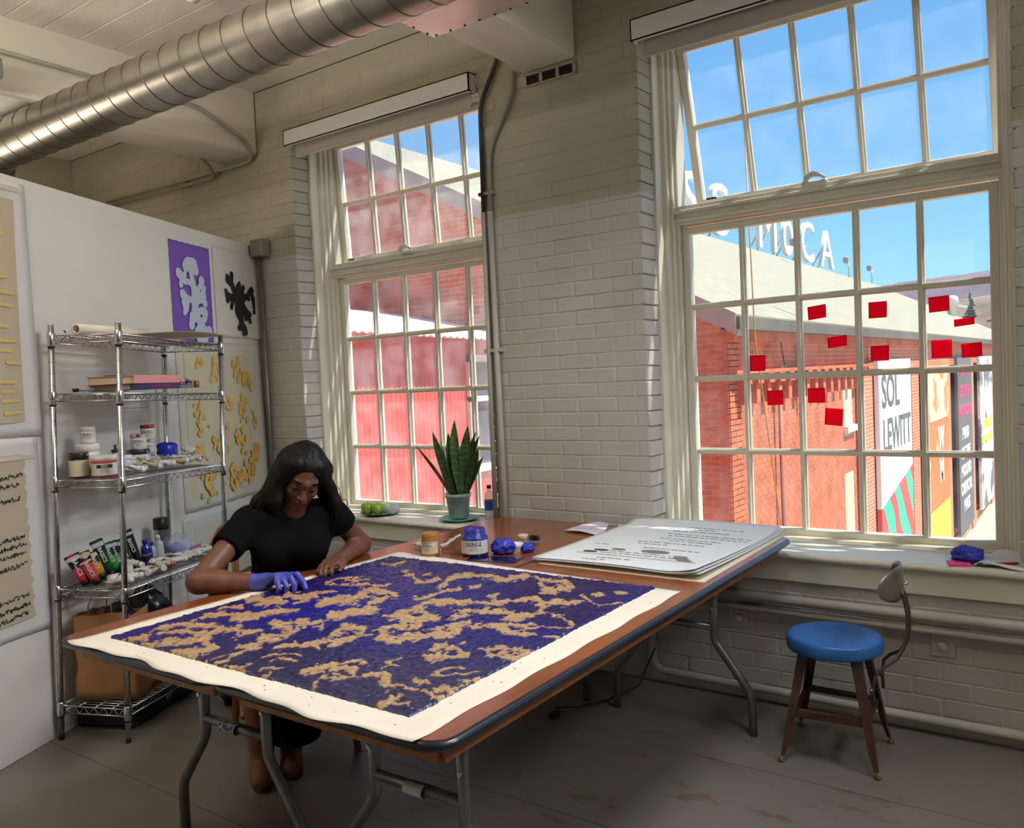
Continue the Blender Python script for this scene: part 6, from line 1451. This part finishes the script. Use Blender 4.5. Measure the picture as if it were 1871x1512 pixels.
for args in ((-.010,.0,.36,.01,.024,.1,M_leaf,0),(.016,.01,.33,.05,.024,-.3,M_leaf,.01),(.03,-.01,.30,.06,.022,.5,M_leaf2,.03),(-.028,.005,.31,-.07,.024,.3,M_leaf,-.03),(-.02,-.02,.30,-.02,.020,-.5,M_leaf2,0),(.0,.03,.24,.02,.022,.9,M_leaf,.01),(.036,.02,.22,.07,.020,-.7,M_leaf2,.02),(-.036,.02,.25,-.13,.010,.2,M_dry,-.06),(.02,.035,.20,-.02,.020,-.2,M_leaf,-.02),(.01,-.03,.28,.10,.020,.4,M_leaf2,.03),(-.012,.03,.26,-.06,.018,1.0,M_leaf2,-.01),(.044,.0,.18,.08,.018,.2,M_leaf,.03)): leaf(*args)
wb = thing('water_bottle', 'small clear water bottle with a blue label beside the plant', 'bottle', (-2.865,.19,SZ))
MB().lathe([(.026,0),(.030,.004),(.030,.02),(.028,.024),(.030,.03),(.028,.036),(.030,.042),(.030,.125),(.026,.145),(.013,.168),(.0125,.18)], 22).build('bottle', mat('bottle_water', C(210,222,232), rough=.08, alpha=.4, spec=.8), wb); MB().lathe([(.0305,.055),(.0305,.112)], 22, close=False).build('label', mat('label_blue', C(40,90,190), rough=.4, col2=C(210,220,235), vscale=16, thr=(.6,.62)), wb); MB().lathe([(.014,.178),(.014,.194),(.012,.196)], 14).build('cap', mat('cap_navy', C(40,44,90), rough=.4), wb)
pl = thing('green_plate', 'dark green plate on the left sill', 'plate', (-3.63,.085,SZ)); MB().lathe([(.06,0),(.075,.003),(.120,.017),(.122,.020),(.118,.021),(.072,.007),(.001,.006)], 36, close=False).build('dish', mat('plate_green', C(84,112,92), rough=.35), pl); MB().tube([(.120*math.cos(a),.120*math.sin(a),.0195) for a in np.linspace(0,6.28,40)[:-1]], .0016, 6, closed=True).build('rim', mat('plate_rim', C(120,146,122), rough=.35), pl)
for k, (dx, dy, r, lb) in enumerate(((-.058,-.045,.042,'green apple on the left of the plate'),(.012,-.030,.040,'green apple in the middle of the plate'),(.030,.030,.036,'green apple half hidden behind the other two'))):
    a = thing('green_apple', lb, 'apple', (-3.63+dx,.085+dy,SZ+.007), (0,0,k), 'green apples on the plate')
    MB().lathe([(r*.25,.004),(r*.55,.0),(r*.86,r*.35),(r*1.0,r*.9),(r*.93,r*1.35),(r*.65,r*1.68),(r*.25,r*1.72),(.003,r*1.58)], 26, close=False).build('flesh', mat('apple_green', C(148,190,62), rough=.3, var=.08, vscale=25, coat=.3), a)
    MB().tube([(0,0,r*1.55),(.003,0,r*1.95)], .0014, 6).build('stem', mat('apple_stem', C(90,70,40), rough=.7), a)
pb = thing('food_bag', 'crinkled clear plastic bag lying on the plate by the apples', 'bag', (-3.555,.10,SZ+.010)); bagmesh(.055,.06,.036,51).build('film', M_film, pb)
scs = thing('scissors', 'gold handled scissors leaning in the corner of the left sill', 'scissors', (-3.93,.06,SZ), (.15,-.12,.6))
M_gold = mat('scissor_gold', C(176,140,70), rough=.3, metal=.8)
MB().tube([(0,0,.10),(.018,0,.20)], [.004,.0015], 6).build('blade', M_conduit, scs); MB().tube([(.012,.002,.10),(.0,.002,.20)], [.004,.0015], 6).build('blade', M_conduit, scs)
for s in (-1,1): MB().tube([(s*.018+.006+.017*math.cos(a),0,.058+.026*math.sin(a)) for a in np.linspace(0,6.28,18)[:-1]], .0034, 6, closed=True).tube([(s*.012+.006,0,.082),(.006,0,.105)], .0034, 6).build('handle', M_gold, scs)
# red notes stuck to the right window
M_note = mat('note_red', C(222,14,66), rough=.6)
def translucent(M, col, f):
    t = M.node_tree; b = t.nodes['Principled BSDF']; o = [n for n in t.nodes if n.type == 'OUTPUT_MATERIAL'][0]
    tl = t.nodes.new('ShaderNodeBsdfTranslucent'); tl.inputs[0].default_value = col; mx = t.nodes.new('ShaderNodeMixShader'); mx.inputs[0].default_value = f
    t.links.new(b.outputs[0], mx.inputs[1]); t.links.new(tl.outputs[0], mx.inputs[2]); t.links.new(mx.outputs[0], o.inputs[0])
translucent(M_note, (1,.012,.10,1), .8)
NT = [(-1.055,1.703,.081,.060,.10,'on the second pane from the left, top row'),(-.800,1.692,.075,.070,0,'top middle one'),(-.562,1.696,.078,.064,.05,'top one of the rightmost pane'),(-.471,1.615,.075,.030,.08,'folded thin one at the right'),(-.971,1.566,.084,.048,.10,'below the one on the third column, creased'),(-1.332,1.488,.076,.074,0,'leftmost of all'),(-.796,1.505,.075,.066,0,'above the tall white banner'),(-.556,1.510,.078,.075,0,'large one near the right post, lower row'),(-.446,1.499,.075,.058,.06,'rightmost of all'),(-1.255,1.324,.076,.068,.03,'lower one of the second column'),(-1.068,1.330,.077,.067,0,'lower one of the third column'),(-.995,1.232,.078,.076,-.09,'lowest of all')]
for x, z, w, h, tl, lb in NT:
    n_ = thing('sticky_note', 'red sticky note on the right window, '+lb, 'sticky note', (x,.305,z), (0,-tl,0), 'red notes on the window')
    MB().grid(lambda a, b: (-w/2+w*a+tl*.3*(b-.5)*w, -.006*(1-b)**2*(.5+a)-.002, h*(b-.5)), 6, 6, thick=.0005).build('paper', M_note, n_)
# things on the right sill
crumple('crumpled blue rubber glove on the right window sill', (-.452,.085,SZ), .058, M_glove, 14, group='used gloves', squash=.55)
pk = thing('note_pad', 'bright pink pad of sticky notes on the right sill', 'note pad', (-.472,.012,SZ), (0,0,.30)); MB().box((0,0,.004),(.074,.074,.008)).build('pad', mat('note_pink', C(250,80,150), rough=.6), pk); MB().grid(lambda a, b: (-.037+.074*a, -.037+.074*b, .0083+.003*a*b), 6, 6, thick=.0003).build('top_sheet', MATS['note_pink'], pk)
ct = thing('white_cloth', 'folded white cloth at the right end of the sill', 'cloth', (-.318,.115,SZ), (0,0,-.2))
def clo(a, b): return (-.085+.17*a+.006*math.sin(b*9), -.13+.26*b, .006+.014*(math.sin(a*3.14)**.5)*(.6+.4*math.sin(a*5+b*7))+.008*b)
MB().grid(clo, 18, 22, thick=.004).build('cloth_fold', mat('cloth_white', C(226,224,218), rough=.9, var=.04, vscale=20), ct); MB().box((.03,.06,.032),(.012,.03,.002)).build('stain', M_black, ct)
mk = thing('red_marker', 'red and grey marker pen lying before the white cloth', 'marker', (-.395,.0,SZ+.012), (0,0,.40))
MB().tube([(0,0,0),(.075,0,0)], .0065, 10).build('barrel', mat('pen_barrel', C(130,126,128), rough=.4), mk); MB().tube([(.072,0,0),(.125,0,0)], .0075, 10).build('cap', mat('pen_red', C(176,30,30), rough=.35), mk); MB().tube([(-.014,0,0),(0,0,0)], [.003,.006], 8).build('tail', mat('pen_dark', C(70,66,70)), mk)

# ------------------------------------------------------------------ duct, conduits, pipes
dt = thing('spiral_duct', 'galvanised spiral duct running under the ceiling beams', 'duct', (-3.5,-1.36,2.864))
DX = Vector((1,.04,.016)).normalized(); RD = .121
def dpt(t): return DX*t
n = 0; body = MB(); body.tube([dpt(-1.35),dpt(2.6)], RD, 40, cap=False); body.build('duct_body', M_steel, dt)
t = -1.30; k = 0
while t < 2.6:      # seams of the spiral
    e1 = Vector((-.04,1,0)).normalized(); e2 = DX.cross(e1)
    pts = [dpt(t+.135*q/(2*math.pi))+(e1*math.cos(q)+e2*math.sin(q))*(RD+.0008) for q in np.linspace(0,6.28,41)]
    MB().tube(pts, .0022, 5, cap=False).build('seam', mat('seam_steel', C(120,116,108), rough=.4, metal=1), dt)
    t += .135
# elbow at the left end, going down behind the partition
el = MB(); pts = [dpt(-1.34)]
for q in np.linspace(0,1.45,9): pts.append(dpt(-1.36)-DX*.22*math.sin(q)+Vector((-.3,.45,-.85)).normalized()*.22*(1-math.cos(q)))
pts.append(pts[-1]+Vector((-.12,.16,-.34)))
el.tube(pts, RD+.004, 32, cap=False); el.build('elbow', M_steel, dt)
for i in (1,3,5,7,9): 
    a, b = Vector(pts[i]), Vector(pts[min(i+1,len(pts)-1)]); MB().tube([a, a+(b-a).normalized()*.012], RD+.009, 32).build('elbow_band', M_steel, dt)
for tt in (-1.0,1.0): MB().tube([dpt(tt)+Vector((0,0,RD)), dpt(tt)+Vector((0,0,.51))], .005, 6).build('hanger', M_conduit, dt)
def conduit(label, pts, r, m, clamps=(), name='conduit'):
    t = thing(name, label, 'pipe', pts[0]); o = Vector(pts[0])
    P = [Vector(p)-o for p in pts]
    # round the corners
    Q = [P[0]]
    for i in range(1,len(P)-1):
        a, b, c = P[i-1], P[i], P[i+1]; d1 = min(.06,(a-b).length*.4); d2 = min(.06,(c-b).length*.4); p1 = b+(a-b).normalized()*d1; p2 = b+(c-b).normalized()*d2
        for s in np.linspace(0,1,5): Q.append(p1*(1-s)**2+b*2*s*(1-s)+p2*s*s)
    Q.append(P[-1])
    MB().tube(Q, r, 10).build('tube', m, t)
    for c in clamps: MB().box(Vector(c)-o,(r*4.2,r*2.4,.018), ch=.002).build('clamp', m, t)
    return t
M_cgrey = mat('conduit_grey', C(150,148,134), rough=.45, var=.1, vscale=8); M_cdark = mat('conduit_dark', C(70,66,58), rough=.5, metal=.5, var=.3, vscale=12); M_pipep = mat('pipe_paint', C(186,182,172), rough=.5, var=.05, vscale=6)
conduit('dark steel conduit at the right edge of the left window', [(-2.50,-.02,3.16),(-2.53,-.02,3.09),(-2.645,-.02,2.90),(-2.655,-.02,2.34)], .0115, M_cdark, [(-2.655,-.015,2.44)])
conduit('grey conduit bending down the pier beside the left window', [(-2.43,-.02,3.02),(-2.44,-.02,2.91),(-2.60,-.02,2.66),(-2.612,-.02,2.34)], .0125, M_cgrey, [(-2.612,-.015,2.44)])
conduit('white painted conduit nearest the left window', [(-2.656,-.02,2.345),(-2.668,-.02,.675)], .013, M_pipep, [(-2.663,-.012,1.62)])
conduit('white painted conduit on the pier, right of its twin', [(-2.613,-.02,2.345),(-2.600,-.02,.12)], .0155, M_pipep, [(-2.606,-.012,1.62)])
conduit('steel conduit running along the beam and wall above the partition', [(-4.46,-2.6,3.22),(-4.462,-.45,3.20),(-4.45,-.10,3.06),(-4.50,-.03,2.965),(-4.60,-.025,2.955),(-6.6,-.025,2.975)], .012, M_conduit, [(-4.468,-.55,3.2),(-5.25,-.015,2.96)])
conduit('second steel conduit below it, turning under the beam', [(-4.80,-.26,3.04),(-4.83,-.12,2.965),(-4.90,-.035,2.918),(-6.6,-.03,2.935)], .012, mat('conduit_brass', C(186,170,142), rough=.4, metal=.5), [(-5.25,-.015,2.92)])
conduit('grey steel conduit rising beside the end of the partition', [(-4.475,-.035,0.02),(-4.475,-.035,2.33)], .014, mat('conduit_dull', C(124,124,118), rough=.45, metal=.6))
jb = thing('junction_box', 'grey junction box on top of the conduit by the partition', 'junction box', (-4.46,-.045,2.33)); MB().box((0,0,.055),(.12,.07,.11), ch=.006).build('box', mat('box_dull', C(132,132,124), rough=.5), jb); MB().box((0,-.036,.055),(.105,.004,.095), ch=.001).build('cover', MATS['box_dull'], jb); MB().lathe([(.005,0),(.005,.004)], 8).build('screw', M_chrome, jb, (0,-.037,.09), (math.pi/2,0,0))
conduit('upper painted heating pipe under the right window', [(-2.2,-.045,.470),(.4,-.045,.476)], .0215, M_pipep, [(-1.26,-.03,.472)], 'wall_pipe')
conduit('thinner painted pipe just below the upper heating pipe', [(-2.2,-.035,.415),(.4,-.035,.418)], .0155, M_pipep, [(-1.26,-.025,.416)], 'wall_pipe')
conduit('painted pipe bending down the wall and along the floor', [(-1.775,-.03,.40),(-1.765,-.03,.066),(.4,-.03,.056)], .0185, M_pipep, [(-1.30,-.02,.064)], 'wall_pipe')
for x, z, lb in ((-1.347,.360,'square painted wall plate with a bolt, left of the stool'),(-.532,.354,'square painted wall plate with a bolt, right of the stool')):
    w = thing('wall_plate', lb, 'wall plate', (x,-.004,z), group='bolted wall plates'); MB().box((0,0,0),(.084,.012,.084), ch=.002).build('plate', M_wallp, w); MB().lathe([(.020,0),(.020,.012),(.012,.02),(.004,.022)], 6).build('bolt', M_wallp, w, (0,-.005,0), (math.pi/2,0,0))
cb = thing('ceiling_pipe_stub', 'white capped pipe end under the ceiling boards', 'pipe', (-3.46,-1.13,3.33)); MB().tube([(0,-.9,0),(0,0,0)], .028, 16).build('tube', M_ceil, cb); MB().tube([(0,-.03,0),(0,.02,0)], .036, 16).build('cap', M_ceil, cb)
lb_ = thing('lamp_box', 'grey metal box hanging at the left edge under the beam', 'box', (-4.28,-1.80,2.99)); MB().box((0,0,.05),(.12,.30,.10), ch=.008).build('housing', mat('lampbox_grey', C(136,136,136), rough=.5), lb_); MB().tube([(0,0,.10),(0,0,.40)], .012, 8).build('mount', M_conduit, lb_)
cbl = thing('floor_cable', 'black cable lying along the floor under the table', 'cable', (-1.95,-.62,.0)); MB().tube([(0,0,.05),(.06,.1,.03),(.12,.25,.02),(.2,.4,.05),(.24,.5,.2)], .004, 6).build('cable', M_black, cbl); MB().box((0,0,.02),(.03,.05,.03), ch=.004).build('plug', M_black, cbl)

# ------------------------------------------------------------------ unseen lamps added as fill; the warm one behind the partition is inferred
M_lampb = mat('lamp_housing', C(200,200,198), rough=.5)
def fill_lamp(label, loc, aim, power, L=1.3, wd=.30, col=(1,.96,.92), spread=150):
    t = thing('fill_lamp', label, 'lamp', loc, (Vector(loc)-Vector(aim)).to_track_quat('Z','Y').to_euler(), 'unseen fill lamps')
    MB().box((0,0,.035),(L,wd,.05), ch=.01).build('housing', M_lampb, t)
    for sx in (-1,1): MB().box((sx*L*.35,0,.075),(.03,.05,.06)).build('bracket', M_conduit, t)
    l = bpy.data.lights.new('tube_light', 'AREA'); l.shape = 'RECTANGLE'; l.size = L*.95; l.size_y = wd*.9; l.energy = power; l.color = col; l.spread = math.radians(spread)
    o = bpy.data.objects.new('tube_light', l); COL.objects.link(o); o.parent = t
fill_lamp('unseen fill lamp added above the right window, aimed at the tables', (-.55,-1.15,3.02), (-2.6,-2.4,.6), 17, col=(.95,.98,1), spread=120)  # added lamp, imitates window light falling on tables and partition
fill_lamp('unseen fill lamp added further right along the window wall', (1.40,-1.0,2.98), (-.9,-2.6,.2), 9, col=(.95,.98,1), spread=130)  # second added lamp, reinforces the imitated window light
fill_lamp('warm uplight standing behind the white partition', (-5.3,-2.3,2.1), (-5.0,-2.0,3.4), 11, col=(1,.87,.70), spread=170)
fill_lamp('unseen fill uplight added left of the viewpoint near the partition', (-3.0,-3.2,2.72), (-3.05,-3.0,3.4), 26, col=(1,.94,.85), spread=170)  # added to brighten the ceiling and bounce soft fill
fill_lamp('unseen fill uplight added right of the viewpoint', (1.5,-2.6,2.75), (1.4,-2.4,3.4), 17, spread=170)  # added for soft fill bounced off the ceiling
